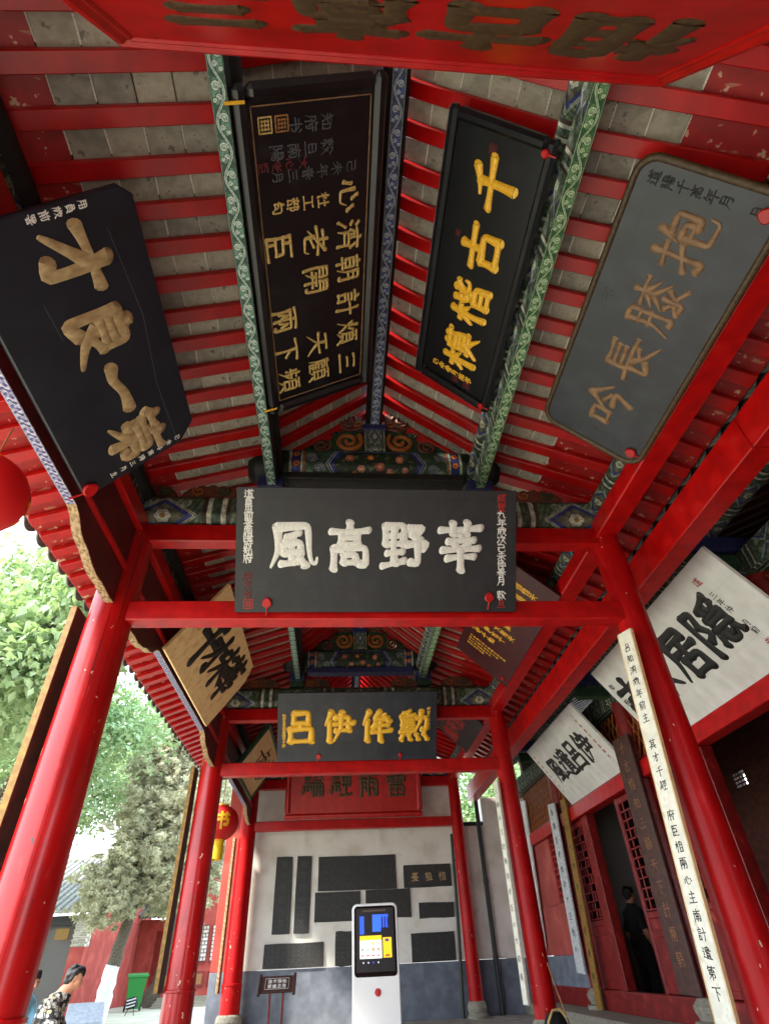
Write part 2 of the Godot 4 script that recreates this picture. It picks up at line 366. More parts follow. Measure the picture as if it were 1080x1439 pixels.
func add_stroke(mb: MB, xf: Transform3D, raw: PackedVector2Array, taper: bool, w: float, rise: float, step: float, wob: float) -> void:
	# a ribbon with a rounded back, thick where the brush is set down and lifted
	var pts := PackedVector2Array()
	var total := 0.0
	for i in raw.size() - 1:
		var a := raw[i]
		var b := raw[i + 1]
		var l := a.distance_to(b)
		total += l
		var k := maxi(2, int(l / step))
		for j in k:
			pts.append(a.lerp(b, float(j) / k))
	pts.append(raw[raw.size() - 1])
	for pass_ in (2 if raw.size() > 2 else 1):
		for i in range(1, pts.size() - 1):
			pts[i] = pts[i] * 0.5 + (pts[i - 1] + pts[i + 1]) * 0.25
	var bow := (raw[raw.size() - 1] - raw[0]).orthogonal() * (wob * 0.05)
	var nP := pts.size()
	var prof := [[-1.0, -0.15, -0.8], [-0.86, 0.55, -0.62], [-0.4, 0.94, -0.25], [0.0, 1.0, 0.0], [0.4, 0.94, 0.25], [0.86, 0.55, 0.62], [1.0, -0.15, 0.8]]
	if rise < 0.0065:   # flat paint or ink
		prof = [[-1.0, -0.15, -0.5], [-0.93, 0.9, -0.25], [0.0, 1.0, 0.0], [0.93, 0.9, 0.25], [1.0, -0.15, 0.5]]
	if step > 0.09:
		prof = [[-1.0, -0.15, -0.7], [0.0, 1.0, 0.0], [1.0, -0.15, 0.7]]
	var rows := []
	var nrs := []
	var b3 := xf.basis.orthonormalized()
	for i in nP:
		var t := float(i) / (nP - 1)
		var d: Vector2 = (pts[mini(i + 1, nP - 1)] - pts[maxi(i - 1, 0)]).normalized()
		var nd := Vector2(-d.y, d.x)
		var ww := w * (0.82 + 0.36 * pow(absf(t * 2.0 - 1.0), 2.4) + 0.05 * sin(t * 5.0 + wob * 20.0))
		if raw.size() == 2 and absf(d.x) > 0.8: ww *= 0.84
		if taper: ww *= 1.12 - 0.85 * t * t
		var c: Vector2 = pts[i] + bow * sin(t * PI)
		var row := PackedVector3Array()
		var nr := PackedVector3Array()
		for q in prof:
			var o: Vector2 = c + nd * (q[0] * ww)
			row.append(xf * Vector3(o.x, o.y, q[1] * rise))
			nr.append((b3 * Vector3(nd.x * q[2], nd.y * q[2], 1.0 - absf(q[2]) * 0.6)).normalized())
		rows.append(row)
		nrs.append(nr)
	# rounded ends
	for e in [0, nP - 1]:
		var d: Vector2 = (pts[0] - pts[1]).normalized() if e == 0 else (pts[nP - 1] - pts[nP - 2]).normalized()
		var tip: Vector3 = rows[e][prof.size() / 2]
		var ww: float = (rows[e][0] - rows[e][prof.size() - 1]).length() * 0.5 / xf.basis.x.length()
		var cen: Vector2 = pts[e]
		var nd := Vector2(-d.y, d.x)
		var last: Vector3 = rows[e][0 if e else prof.size() - 1]
		var first := true
		var prev := Vector3.ZERO
		for k in 6:
			var a := PI * k / 5.0
			var slant := 0.25 * (1.0 if raw.size() == 2 else 0.6)
			var o: Vector2 = cen + (nd * cos(a) + d * sin(a) * 0.85 + nd * sin(a) * slant) * ww
			var q := xf * Vector3(o.x, o.y, -0.15 * rise)
			if not first:
				var nn := (b3 * Vector3(d.x * 0.5, d.y * 0.5, 0.7)).normalized()
				mb.tri(tip, prev, q, b3.z, nn, nn)
			prev = q
			first = false
	for i in nP - 1:
		for k in prof.size() - 1:
			mb.smooth_quad(rows[i][k], rows[i][k + 1], rows[i + 1][k + 1], rows[i + 1][k], nrs[i][k], nrs[i][k + 1], nrs[i + 1][k + 1], nrs[i + 1][k], Vector2(k, i) * 0.1, Vector2(k + 1, i) * 0.1, Vector2(k + 1, i + 1) * 0.1, Vector2(k, i + 1) * 0.1)

func add_char(mb: MB, xf: Transform3D, ch: String, size: float, weight := 0.075, rise := 0.012, step := 0.05) -> void:
	if not glyphs.has(ch): return
	var sx := xf.scaled_local(Vector3(size, size, 1.0))
	var k := 0
	var crowd: float = clampf(1.15 - 0.022 * (glyphs[ch].size() - 6), 0.62, 1.12)
	for s in glyphs[ch]:
		k += 1
		var lift := xf.basis.z.normalized() * (0.0004 * (k % 7))
		add_stroke(mb, Transform3D(sx.basis, sx.origin + lift), s[0], s[1], weight * crowd, rise, step, rng.randf_range(-1, 1))

func chars(parent: Node3D, text: String, start: Vector3, advance: Vector3, size: float, material: Material, weight := 0.075, rise := 0.012, turn := Basis()) -> void:   # one mesh for each big character
	var p := start
	for ch in text:
		var mb := MB.new()
		if ch == "三":   # three strokes that do not touch
			var first: Node3D = null
			for s in glyphs[ch]:
				mb = MB.new()
				add_stroke(mb, Transform3D(Basis().scaled(Vector3(size, size, 1)), Vector3.ZERO), s[0], s[1], weight * 1.15, rise, 0.05, rng.randf_range(-1, 1))
				if first: part("stroke", first, mb.mesh(), material)
				else: first = part("character", parent, mb.mesh(), material, at(p.x, p.y, p.z))
		else:
			add_char(mb, Transform3D(turn, Vector3.ZERO), ch, size, weight, rise, 0.05)
			part("character", parent, mb.mesh(), material, at(p.x, p.y, p.z))
		p += advance

func inscription(parent: Node3D, text: String, start: Vector3, advance: Vector3, size: float, material: Material, weight := 0.06, rise := 0.002) -> void:   # small writing, one mesh
	var mb := MB.new()
	var p := start
	for ch in text:
		add_char(mb, Transform3D(Basis(), p), ch, size, weight, rise, 0.12)
		p += advance
	part("inscription", parent, mb.mesh(), material)

func seal(parent: Node3D, c: Vector3, s: float, material: Material) -> void:   # a stamped square seal
	var mb := MB.new()
	for e in [[Vector3(-s, 0, 0), Vector3(0.08 * s, s, 0)], [Vector3(s, 0, 0), Vector3(0.08 * s, s, 0)], [Vector3(0, s, 0), Vector3(s, 0.08 * s, 0)], [Vector3(0, -s, 0), Vector3(s, 0.08 * s, 0)]]:
		boxc(mb, c + e[0], e[1] * 2.0 + Vector3(0.002, 0.002, 0.003), 0.0)
	for i in 3:
		boxc(mb, c + Vector3((i - 1) * 0.5 * s, 0, 0), Vector3(0.18 * s, 1.4 * s, 0.003), 0.0)
		boxc(mb, c + Vector3(0, (i - 1) * 0.5 * s, 0.0004), Vector3(1.4 * s, 0.14 * s, 0.003), 0.0)
	part("seal", parent, mb.mesh(), material)

# ------------------------------------------------------------------ materials
func noise_tex(seed_: int, freq: float, stops: Array, oct := 4, w := 256, kind := FastNoiseLite.TYPE_SIMPLEX_SMOOTH) -> NoiseTexture2D:
	var f := FastNoiseLite.new()
	f.noise_type = kind
	f.seed = seed_
	f.frequency = freq
	f.fractal_octaves = oct
	var t := NoiseTexture2D.new()
	t.width = w
	t.height = w
	t.seamless = true
	t.noise = f
	if stops.size():
		var g := Gradient.new()
		var offs := PackedFloat32Array()
		var cols := PackedColorArray()
		for s in stops:
			offs.append(s[0])
			cols.append(s[1])
		g.offsets = offs
		g.colors = cols
		t.color_ramp = g
	return t

func noise_bump(seed_: int, freq: float, strength: float) -> NoiseTexture2D:
	var t := noise_tex(seed_, freq, [])
	t.as_normal_map = true
	t.bump_strength = strength
	return t

func smat(called: String, rough: float, col := Color.WHITE, tex: Texture2D = null, metres := 1.0, triplanar := true) -> StandardMaterial3D:
	var m := StandardMaterial3D.new()
	m.resource_name = called
	m.albedo_color = col
	m.roughness = rough
	if tex:
		m.albedo_texture = tex
		if triplanar:
			m.uv1_triplanar = true
			m.uv1_world_triplanar = true
			m.uv1_scale = Vector3.ONE / metres
	M[called] = m
	return m

func two(seed_: int, freq: float, a: Color, b: Color, oct := 4) -> NoiseTexture2D:
	return noise_tex(seed_, freq, [[0.25, a], [0.75, b]], oct)

# painting on an Image
func dab(im: Image, x: float, y: float, r: float, c: Color) -> void:
	var w := im.get_width()
	var h := im.get_height()
	for j in range(int(floor(y - r)), int(ceil(y + r)) + 1):
		for i in range(int(floor(x - r)), int(ceil(x + r)) + 1):
			if (i - x) * (i - x) + (j - y) * (j - y) <= r * r:
				im.set_pixel(posmod(i, w), posmod(j, h), c)

func stroke_img(im: Image, pts: Array, r: float, c: Color) -> void:
	for i in pts.size() - 1:
		var a: Vector2 = pts[i]
		var b: Vector2 = pts[i + 1]
		var k := maxi(1, int(a.distance_to(b) / maxf(0.7, r * 0.6)))
		for j in k + 1:
			var p := a.lerp(b, float(j) / k)
			dab(im, p.x, p.y, r, c)

func spiral_pts(c: Vector2, r: float, a0: float, turns: float, dir := 1.0) -> Array:
	var o := []
	var k := 26
	for i in k + 1:
		var t := float(i) / k
		o.append(c + Vector2.from_angle(a0 + dir * TAU * turns * t) * r * (1.0 - 0.88 * t))
	return o

func vine(bg: Color, bg2: Color, line: Color, dark: Color) -> ImageTexture:   # the running-scroll border, one period
	var im := Image.create(96, 288, false, Image.FORMAT_RGB8)
	im.fill(bg)
	for k in 2:   # two big curls a period, on alternating sides
		var s := 1.0 if k == 0 else -1.0
		var cy := 72.0 + 144.0 * k
		for j in range(-64, 64):
			for i in range(-22, 23):
				var d := Vector2(i / 22.0, j / 62.0)
				if d.length() < 1.0:
					im.set_pixel(posmod(int(48 - s * 14 + i), 96), posmod(int(cy + j), 288), bg2)
	var stem := []
	for i in 49:
		var t := i / 48.0
		stem.append(Vector2(48 + 27 * sin(TAU * t), 288 * t))
	stroke_img(im, stem, 10, dark)
	stroke_img(im, stem, 7, line)
	stroke_img(im, stem, 2, bg2)
	for k in 2:
		var s := 1.0 if k == 0 else -1.0
		var cy := 72.0 + 144.0 * k
		for q in [[spiral_pts(Vector2(48 - s * 12, cy + 22), 24, PI * (0.5 - 0.5 * s), 1.7, s), 4.0], [spiral_pts(Vector2(48 + s * 2, cy - 26), 15, PI * (0.5 + 0.5 * s), 1.4, -s), 3.2], [spiral_pts(Vector2(48 - s * 24, cy - 44), 11, 0.5, 1.3, s), 2.6]]:
			stroke_img(im, q[0], q[1] + 3.2, dark)
			stroke_img(im, q[0], q[1] + 1.0, line)
			dab(im, q[0][26].x, q[0][26].y, 3.5, bg2)
	for x in [3, 93]:
		stroke_img(im, [Vector2(x, 0), Vector2(x, 287)], 2.4, dark)
	for x in [6, 90]:
		stroke_img(im, [Vector2(x, 0), Vector2(x, 287)], 1.2, line)
	age(im, 5, 0.2)
	return ImageTexture.create_from_image(im)

func age(im: Image, seed_: int, amount: float) -> void:   # uneven worn pigment
	var f := FastNoiseLite.new()
	f.seed = seed_
	f.frequency = 0.035
	f.fractal_octaves = 4
	for j in im.get_height():
		for i in im.get_width():
			var v := f.get_noise_2d(i, j)
			var c := im.get_pixel(i, j)
			var k := 1.0 + v * amount * 1.6
			c = Color(c.r * k, c.g * k, c.b * k)
			if v > 0.42: c = c.lerp(Color(0.5, 0.45, 0.38), 0.6)
			im.set_pixel(i, j, c)

func flower(im: Image, p: Vector2, r: float, c: Color, heart: Color, line: Color) -> void:
	for k in 6:
		var q := p + Vector2.from_angle(TAU * k / 6.0) * r * 0.62
		dab(im, q.x, q.y, r * 0.5, line)
	for k in 6:
		var q := p + Vector2.from_angle(TAU * k / 6.0) * r * 0.62
		dab(im, q.x, q.y, r * 0.4, c)
	dab(im, p.x, p.y, r * 0.36, heart)

func beam_cartouche() -> ImageTexture:   # three-purlin beam: flower cartouche between scrolls; the lower third is the underside
	var w := 640
	var h := 192
	var im := Image.create(w, h, false, Image.FORMAT_RGB8)
	var green := Color(0.10, 0.23, 0.15)
	var blue := Color(0.10, 0.13, 0.42)
	var pale := Color(0.62, 0.66, 0.56)
	im.fill(Color(0.16, 0.17, 0.12))
	im.fill_rect(Rect2i(0, 0, w, 128), Color(0.13, 0.24, 0.17))
	for s in 2:   # end bands
		for b in [[30, 8, pale], [40, 26, blue], [68, 6, pale], [76, 5, Color(0.6, 0.3, 0.1)], [0, 26, Color(0.09, 0.16, 0.12)]]:
			im.fill_rect(Rect2i(b[0] if s == 0 else w - b[0] - b[1], 0, b[1], 128), b[2])
		for j in 3:
			flower(im, Vector2(53 if s == 0 else w - 53, 24 + 40 * j), 11, Color(0.75, 0.42, 0.12), Color(0.5, 0.12, 0.08), Color(0.08, 0.1, 0.3))
	for j in 128:   # hexagonal cartouche
		for i in range(150, 490):
			var e := minf(i - 150, 489 - i)
			var d := e - absf(j - 64) * 0.55
			if d > 0.0:
				var c := Color(0.07, 0.16, 0.09) if d > 26 else (blue if d > 12 else (pale if d > 9 else (blue if d > 3 else pale)))
				if d > 26 and (j < 12 or j > 116): c = blue if j > 2 and j < 125 else pale
				im.set_pixel(i, j, c)
	for q in [[230, 40, 15, 0], [268, 80, 13, 1], [300, 36, 12, 2], [330, 72, 16, 0], [365, 92, 13, 3], [398, 44, 15, 3], [415, 84, 11, 1], [245, 98, 10, 2]]:
		stroke_img(im, [Vector2(q[0] - 24, q[1] + 8), Vector2(q[0], q[1]), Vector2(q[0] + 26, q[1] - 10)], 2.0, Color(0.2, 0.36, 0.18))
		flower(im, Vector2(q[0], q[1]), q[2], [Color(0.62, 0.3, 0.28), Color(0.7, 0.44, 0.4), Color(0.68, 0.36, 0.1), Color(0.66, 0.4, 0.34)][q[3]], Color(0.72, 0.6, 0.3), Color(0.3, 0.1, 0.08))
	for s in 2:
		for q in [[104, 34, 20, 1.0], [128, 78, 17, -1.0], [100, 100, 15, 1.0]]:
			var x: float = q[0] if s == 0 else w - q[0]
			var d: float = q[3] if s == 0 else -q[3]
			stroke_img(im, spiral_pts(Vector2(x, q[1]), q[2], 0.6, 1.6, d), 5.5, Color(0.05, 0.08, 0.05))
			stroke_img(im, spiral_pts(Vector2(x, q[1]), q[2], 0.6, 1.6, d), 3.6, pale)
			stroke_img(im, spiral_pts(Vector2(x, q[1]), q[2], 0.6, 1.6, d), 1.8, [Color(0.2, 0.42, 0.26), Color(0.55, 0.3, 0.16), blue][int(q[2]) % 3])
	for k in 9:
		im.fill_rect(Rect2i(0, 128 + k * 7, w, 3), [blue, Color(0.09, 0.11, 0.1), Color(0.1, 0.12, 0.36)][k % 3])
	age(im, 11, 0.3)
	return ImageTexture.create_from_image(im)

func beam_diamonds() -> ImageTexture:   # the big beam: panels of lozenges with a flower, white lines
	var w := 512
	var h := 128
	var im := Image.create(w, h, false, Image.FORMAT_RGB8)
	var pale := Color(0.66, 0.68, 0.62)
	var g := Color(0.18, 0.27, 0.2)
	var bl := Color(0.16, 0.2, 0.42)
	for j in h:
		for i in w:
			var p := i % 256
			var d := 1.0 - absf(p - 96) / 84.0 - absf(j - 64) / 62.0
			var c := g if int(absf(i * 0.5 + j * 0.2)) % 7 < 4 else Color(0.3, 0.36, 0.28)
			if d > 0.0: c = bl if d > 0.14 and d < 0.36 else (pale if d < 0.05 or (d > 0.1 and d < 0.14) else Color(0.3, 0.32, 0.26))
			if d > 0.36: c = Color(0.36, 0.36, 0.28)
			if p > 188:
				c = [Color(0.2, 0.13, 0.1), pale, g, Color(0.16, 0.2, 0.16), pale, Color(0.22, 0.15, 0.11)][int((p - 188) / 11.5) % 6]
			im.set_pixel(i, j, c)
	for k in 2:
		var c := Vector2(96 + 256 * k, 64)
		flower(im, c, 20, pale, Color(0.5, 0.4, 0.2), Color(0.1, 0.14, 0.3))
		for s in 4:
			var q := c + Vector2(48 if s % 2 else -48, 40 if s < 2 else -40)
			stroke_img(im, spiral_pts(q, 17, 1.0 * s, 1.5, 1.0 if s % 2 else -1.0), 3.0, pale)
			stroke_img(im, spiral_pts(q, 17, 1.0 * s, 1.5, 1.0 if s % 2 else -1.0), 1.3, Color(0.2, 0.4, 0.3))
	age(im, 17, 0.34)
	return ImageTexture.create_from_image(im)

func knot_strip() -> ImageTexture:   # pale blue key pattern under the left boards
	var im := Image.create(64, 256, false, Image.FORMAT_RGB8)
	im.fill(Color(0.55, 0.56, 0.66))
	var d := Color(0.24, 0.22, 0.44)
	for k in 4:
		var y := 64.0 * k
		stroke_img(im, [Vector2(14, y), Vector2(50, y + 20), Vector2(14, y + 34), Vector2(50, y + 54), Vector2(14, y + 64)], 5.0, d)
		stroke_img(im, [Vector2(50, y + 2), Vector2(20, y + 18), Vector2(40, y + 40), Vector2(20, y + 62)], 2.5, Color(0.72, 0.68, 0.7))
		stroke_img(im, spiral_pts(Vector2(32, y + 30), 12, 0, 1.4), 2.0, Color(0.36, 0.34, 0.56))
	im.fill_rect(Rect2i(0, 0, 5, 256), Color(0.5, 0.3, 0.16))
	im.fill_rect(Rect2i(59, 0, 5, 256), Color(0.5, 0.3, 0.16))
	age(im, 23, 0.3)
	return ImageTexture.create_from_image(im)

func column_paint(seed_: int) -> ImageTexture:   # red lacquer, chipped to the pale ground mostly low on the shaft (v runs with the height)
	var w := 256
	var h := 1024
	var im := Image.create(w, h, false, Image.FORMAT_RGB8)
	var f := FastNoiseLite.new()
	f.seed = seed_
	f.frequency = 0.012
	f.fractal_octaves = 5
	for j in h:
		for i in w:
			var ca := cos(TAU * i / w)
			var sa := sin(TAU * i / w)
			var v := f.get_noise_3d(ca * 41, sa * 41, j * 0.6)
			var b := f.get_noise_3d(ca * 900, j * 0.05, sa * 900)      # drips and grain down the shaft
			var q := f.get_noise_3d(ca * 150 + 50, sa * 150, j * 1.1)
			var c := Color(0.62 + 0.09 * v + 0.06 * b, 0.018 + 0.015 * maxf(v, 0.0), 0.025 + 0.02 * maxf(v, 0.0))
			if q > 0.36: c = c.lerp(Color(0.68, 0.12, 0.11), minf(1.0, (q - 0.36) * 5.0))   # faded patches
			if b > 0.47: c = c.lerp(Color(0.3, 0.02, 0.03), 0.75)                            # hairline cracks
			im.set_pixel(i, j, c)
	var r := RandomNumberGenerator.new()
	r.seed = seed_
	for k in (90 if seed_ == 40 else 50):
		var y := 1.0 - pow(r.randf(), 2.0)
		var p := Vector2(r.randf() * w, y * h)
		var c := Color(0.78, 0.7, 0.6) if r.randf() < 0.75 else Color(0.3, 0.22, 0.2)
		var big := r.randf() < 0.12
		var dir := Vector2.from_angle(r.randf_range(0.9, 2.2))
		for q in r.randi_range(8, 26) if big else r.randi_range(2, 7):   # an irregular flake, mostly along the grain
			p += dir.rotated(r.randf_range(-1.1, 1.1)) * r.randf_range(0.4, 1.3)
			dab(im, p.x, p.y, r.randf_range(0.5, 2.2 if big else 1.2), c)
	return ImageTexture.create_from_image(im)

func screen_picture() -> ImageTexture:
	var im := Image.create(200, 280, false, Image.FORMAT_RGB8)
	im.fill(Color(0.02, 0.02, 0.04))
	im.fill_rect(Rect2i(18, 36, 24, 82), Color(0.16, 0.36, 0.85))
	im.fill_rect(Rect2i(86, 30, 46, 78), Color(0.2, 0.42, 0.95))
	im.fill_rect(Rect2i(132, 30, 40, 60), Color(0.18, 0.38, 0.9))
	for k in 3:
		im.fill_rect(Rect2i(136 + 15 * k, 42, 7, 56 - 6 * k), Color(0.04, 0.06, 0.4))
	im.fill_rect(Rect2i(18, 124, 116, 100), Color(0.92, 0.94, 0.9))
	im.fill_rect(Rect2i(18, 124, 116, 20), Color(0.95, 0.8, 0.12))
	im.fill_rect(Rect2i(140, 134, 46, 88), Color(0.95, 0.78, 0.14))
	im.fill_rect(Rect2i(152, 140, 20, 12), Color(0.3, 0.24, 0.5))
	im.fill_rect(Rect2i(152, 208, 22, 8), Color(0.75, 0.2, 0.12))
	for k in 4:
		dab(im, 32 + 28 * k, 158, 7, [Color(0.75, 0.85, 0.8), Color(0.8, 0.85, 0.8), Color(0.9, 0.8, 0.4), Color(0.8, 0.76, 0.7)][k])
		dab(im, 32 + 28 * k, 184, 7, [Color(0.6, 0.66, 0.6), Color(0.7, 0.76, 0.7), Color(0.72, 0.6, 0.3), Color(0.75, 0.6, 0.5)][k])
		im.fill_rect(Rect2i(25 + 28 * k, 208, 14, 5), Color(0.8, 0.2, 0.3))
		dab(im, 36 + 26 * k, 240, 4, Color(0.8, 0.85, 0.95) if k != 2 else Color(0.2, 0.3, 0.95))
	for k in 9:
		im.fill_rect(Rect2i(36 + 14 * k, 8, 9, 8), Color(0.35, 0.28, 0.2))
	return ImageTexture.create_from_image(im)

func blouse_print() -> ImageTexture:
	var im := Image.create(128, 128, false, Image.FORMAT_RGB8)
	im.fill(Color(0.05, 0.05, 0.06))
	var r := RandomNumberGenerator.new()
	r.seed = 8
	for k in 60:
		var p := Vector2(r.randf() * 128, r.randf() * 128)
		flower(im, p, r.randf_range(4, 8), [Color(0.85, 0.84, 0.8), Color(0.78, 0.74, 0.6), Color(0.8, 0.8, 0.82)][k % 3], Color(0.5, 0.4, 0.12), Color(0.05, 0.05, 0.06))
	return ImageTexture.create_from_image(im)

func make_materials() -> void:
	var red := smat("red_paint", 0.36, Color.WHITE, noise_tex(3, 0.012, [[0.15, Color(0.6, 0.015, 0.018)], [0.55, Color(0.68, 0.02, 0.02)], [0.78, Color(0.72, 0.035, 0.032)], [0.9, Color(0.7, 0.09, 0.08)]], 5), 0.9)
	red.normal_enabled = true
	red.normal_texture = noise_bump(4, 0.02, 1.2)
	red.normal_scale = 0.25
	var chip := smat("red_paint_chipped", 0.5, Color.WHITE, noise_tex(31, 0.022, [[0.0, Color(0.50, 0.05, 0.05)], [0.6, Color(0.6, 0.07, 0.065)], [0.785, Color(0.62, 0.07, 0.065)], [0.792, Color(0.78, 0.68, 0.56)], [1.0, Color(0.8, 0.72, 0.6)]]), 0.8)
	chip.uv1_offset = Vector3(0.3, 0.1, 0.6)
	smat("dark_red_paint", 0.55, Color.WHITE, two(5, 0.01, Color(0.27, 0.03, 0.04), Color(0.34, 0.045, 0.05)), 0.8)
	smat("maroon_door", 0.45, Color.WHITE, noise_tex(6, 0.014, [[0.2, Color(0.38, 0.035, 0.035)], [0.6, Color(0.46, 0.05, 0.045)], [0.8, Color(0.5, 0.06, 0.055)], [0.83, Color(0.58, 0.2, 0.18)]]), 0.8)
	for k in 2:
		var c := smat("column_lacquer_%d" % k, 0.34 if k == 0 else 0.45, Color.WHITE, column_paint(40 + k), 1.0, false)
		c.uv1_scale = Vector3(1, 1.0 / 4.3, 1)
		c.clearcoat_enabled = true
		c.clearcoat = 0.3 if k == 0 else 0.05
		c.metallic_specular = 0.4 if k == 0 else 0.28
		c.clearcoat_roughness = 0.16
		c.normal_enabled = true
		c.normal_texture = noise_bump(44, 0.02, 1.0)
		c.normal_scale = 0.12
	for k in 4:
		var b := smat("grey_brick_%d" % k, 0.9, Color.WHITE, noise_tex(50 + k, 0.02, [[0.2, [Color(0.53, 0.51, 0.46), Color(0.59, 0.565, 0.5), Color(0.49, 0.475, 0.435), Color(0.64, 0.61, 0.54)][k]], [0.6, [Color(0.62, 0.6, 0.54), Color(0.67, 0.645, 0.58), Color(0.57, 0.555, 0.51), Color(0.71, 0.68, 0.615)][k]], [0.78, Color(0.62, 0.6, 0.55)], [0.86, Color(0.36, 0.35, 0.32)]], 5), 0.55)
		b.normal_enabled = true
		b.normal_texture = noise_bump(60, 0.04, 2.0)
		b.normal_scale = 0.4
	smat("lime_mortar", 0.95, Color.WHITE, two(64, 0.06, Color(0.75, 0.73, 0.68), Color(0.92, 0.91, 0.87)), 0.2)
	smat("grey_tile", 0.85, Color.WHITE, two(65, 0.03, Color(0.30, 0.30, 0.29), Color(0.45, 0.45, 0.43)), 0.4)
	smat("pale_tile", 0.85, Color.WHITE, two(66, 0.03, Color(0.5, 0.5, 0.49), Color(0.66, 0.66, 0.64)), 0.6)
	for q in [["vine_green", Color(0.19, 0.32, 0.27), Color(0.36, 0.52, 0.45), Color(0.7, 0.77, 0.73)], ["vine_blue", Color(0.26, 0.3, 0.38), Color(0.3, 0.36, 0.62), Color(0.72, 0.76, 0.8)], ["vine_bright_green", Color(0.17, 0.34, 0.2), Color(0.36, 0.54, 0.33), Color(0.68, 0.77, 0.63)]]:
		var v := smat(q[0], 0.7, Color.WHITE, vine(q[1], q[2], q[3], Color(0.05, 0.08, 0.07)), 1.0, false)
		v.uv1_scale = Vector3(9.0, 3.1, 1)
		v.uv1_offset = Vector3(0.5, 0, 0)
	var bc := smat("beam_cartouche", 0.6, Color.WHITE, beam_cartouche(), 1.0, false)
	bc.uv1_scale = Vector3.ONE
	var bd := smat("beam_diamonds", 0.6, Color.WHITE, beam_diamonds(), 1.0, false)
	bd.uv1_scale = Vector3(2.4, 1.25, 1)
	var ks := smat("knot_strip", 0.7, Color.WHITE, knot_strip(), 1.0, false)
	ks.uv1_scale = Vector3(12, 2.6, 1)
	ks.uv1_offset = Vector3(0.5, 0, 0)
	var dm := smat("painted_post", 0.6, Color.WHITE, beam_diamonds(), 1.0, false)
	dm.uv1_scale = Vector3(1.9, 3.2, 1)
	dm.uv1_offset = Vector3(0.19, 0.5, 0)
	var pp := smat("painted_purlin", 0.9, Color(0.86, 0.86, 0.86), beam_diamonds(), 1.0, false)
	pp.uv1_scale = Vector3(0.85, 3.2, 1)
	smat("dark_timber", 0.6, Color.WHITE, two(70, 0.02, Color(0.07, 0.085, 0.08), Color(0.13, 0.135, 0.12)), 0.5)
	smat("blue_paint", 0.6, Color.WHITE, two(71, 0.03, Color(0.1, 0.13, 0.3), Color(0.17, 0.2, 0.4)), 0.4)
	smat("green_paint", 0.6, Color.WHITE, two(72, 0.03, Color(0.08, 0.19, 0.12), Color(0.16, 0.29, 0.18)), 0.4)
	smat("rose_paint", 0.6, Color.WHITE, noise_tex(73, 0.04, [[0.2, Color(0.3, 0.1, 0.09)], [0.5, Color(0.5, 0.22, 0.18)], [0.62, Color(0.2, 0.24, 0.15)], [0.8, Color(0.56, 0.34, 0.26)]]), 0.35)
	smat("orange_paint", 0.55, Color.WHITE, two(74, 0.05, Color(0.5, 0.24, 0.08), Color(0.66, 0.4, 0.14)), 0.3)
	smat("bare_wood", 0.85, Color.WHITE, noise_tex(75, 0.03, [[0.2, Color(0.4, 0.3, 0.2)], [0.5, Color(0.62, 0.5, 0.36)], [0.8, Color(0.74, 0.64, 0.5)]]), 0.3)
	var lac := smat("black_lacquer", 0.34, Color.WHITE, noise_tex(80, 0.01, [[0.2, Color(0.045, 0.05, 0.065)], [0.75, Color(0.08, 0.085, 0.1)], [0.9, Color(0.14, 0.14, 0.15)]]), 1.0)
	lac.normal_enabled = true
	lac.normal_texture = noise_bump(81, 0.008, 1.0)
	lac.normal_scale = 0.15
	smat("aged_black_board", 0.5, Color.WHITE, noise_tex(82, 0.012, [[0.15, Color(0.05, 0.062, 0.1)], [0.6, Color(0.07, 0.085, 0.13)], [0.88, Color(0.105, 0.12, 0.165)]]), 1.2)
	smat("grey_black_board", 0.42, Color.WHITE, noise_tex(83, 0.015, [[0.2, Color(0.115, 0.128, 0.165)], [0.6, Color(0.148, 0.162, 0.2)], [0.88, Color(0.195, 0.21, 0.25)]], 5), 1.0)
	smat("charcoal_board", 0.5, Color.WHITE, noise_tex(84, 0.015, [[0.2, Color(0.115, 0.115, 0.13)], [0.7, Color(0.14, 0.14, 0.155)], [0.92, Color(0.19, 0.185, 0.19)]], 5), 1.0)
	var gold := smat("gold_leaf", 0.38, Color.WHITE, two(85, 0.05, Color(0.86, 0.62, 0.1), Color(0.95, 0.76, 0.24)), 0.3)
	gold.metallic = 0.05
	var ag := smat("aged_gold", 0.55, Color.WHITE, noise_tex(86, 0.05, [[0.2, Color(0.55, 0.45, 0.31)], [0.5, Color(0.65, 0.55, 0.39)], [0.85, Color(0.75, 0.66, 0.5)]], 5), 0.9)
	ag.metallic = 0.1
	smat("umber_paint", 0.55, Color.WHITE, two(187, 0.02, Color(0.43, 0.32, 0.22), Color(0.57, 0.44, 0.31)), 0.5)
	smat("tan_paint", 0.6, Color.WHITE, two(87, 0.05, Color(0.46, 0.3, 0.16), Color(0.62, 0.43, 0.25)), 0.3)
	smat("bronze_paint", 0.55, Color.WHITE, two(88, 0.04, Color(0.22, 0.16, 0.09), Color(0.34, 0.26, 0.15)), 0.4)
	smat("pale_gilt", 0.5, Color.WHITE, two(89, 0.06, Color(0.6, 0.48, 0.24), Color(0.82, 0.72, 0.46)), 0.25)
	smat("white_paint", 0.6, Color.WHITE, two(90, 0.05, Color(0.78, 0.77, 0.75), Color(0.88, 0.87, 0.85)), 0.3)
	smat("faint_ink", 0.6, Color(0.26, 0.27, 0.29))
	smat("red_ink", 0.6, Color(0.6, 0.09, 0.08))
	smat("dull_red_ink", 0.6, Color(0.36, 0.07, 0.08))
	smat("black_ink", 0.55, Color(0.03, 0.03, 0.035))
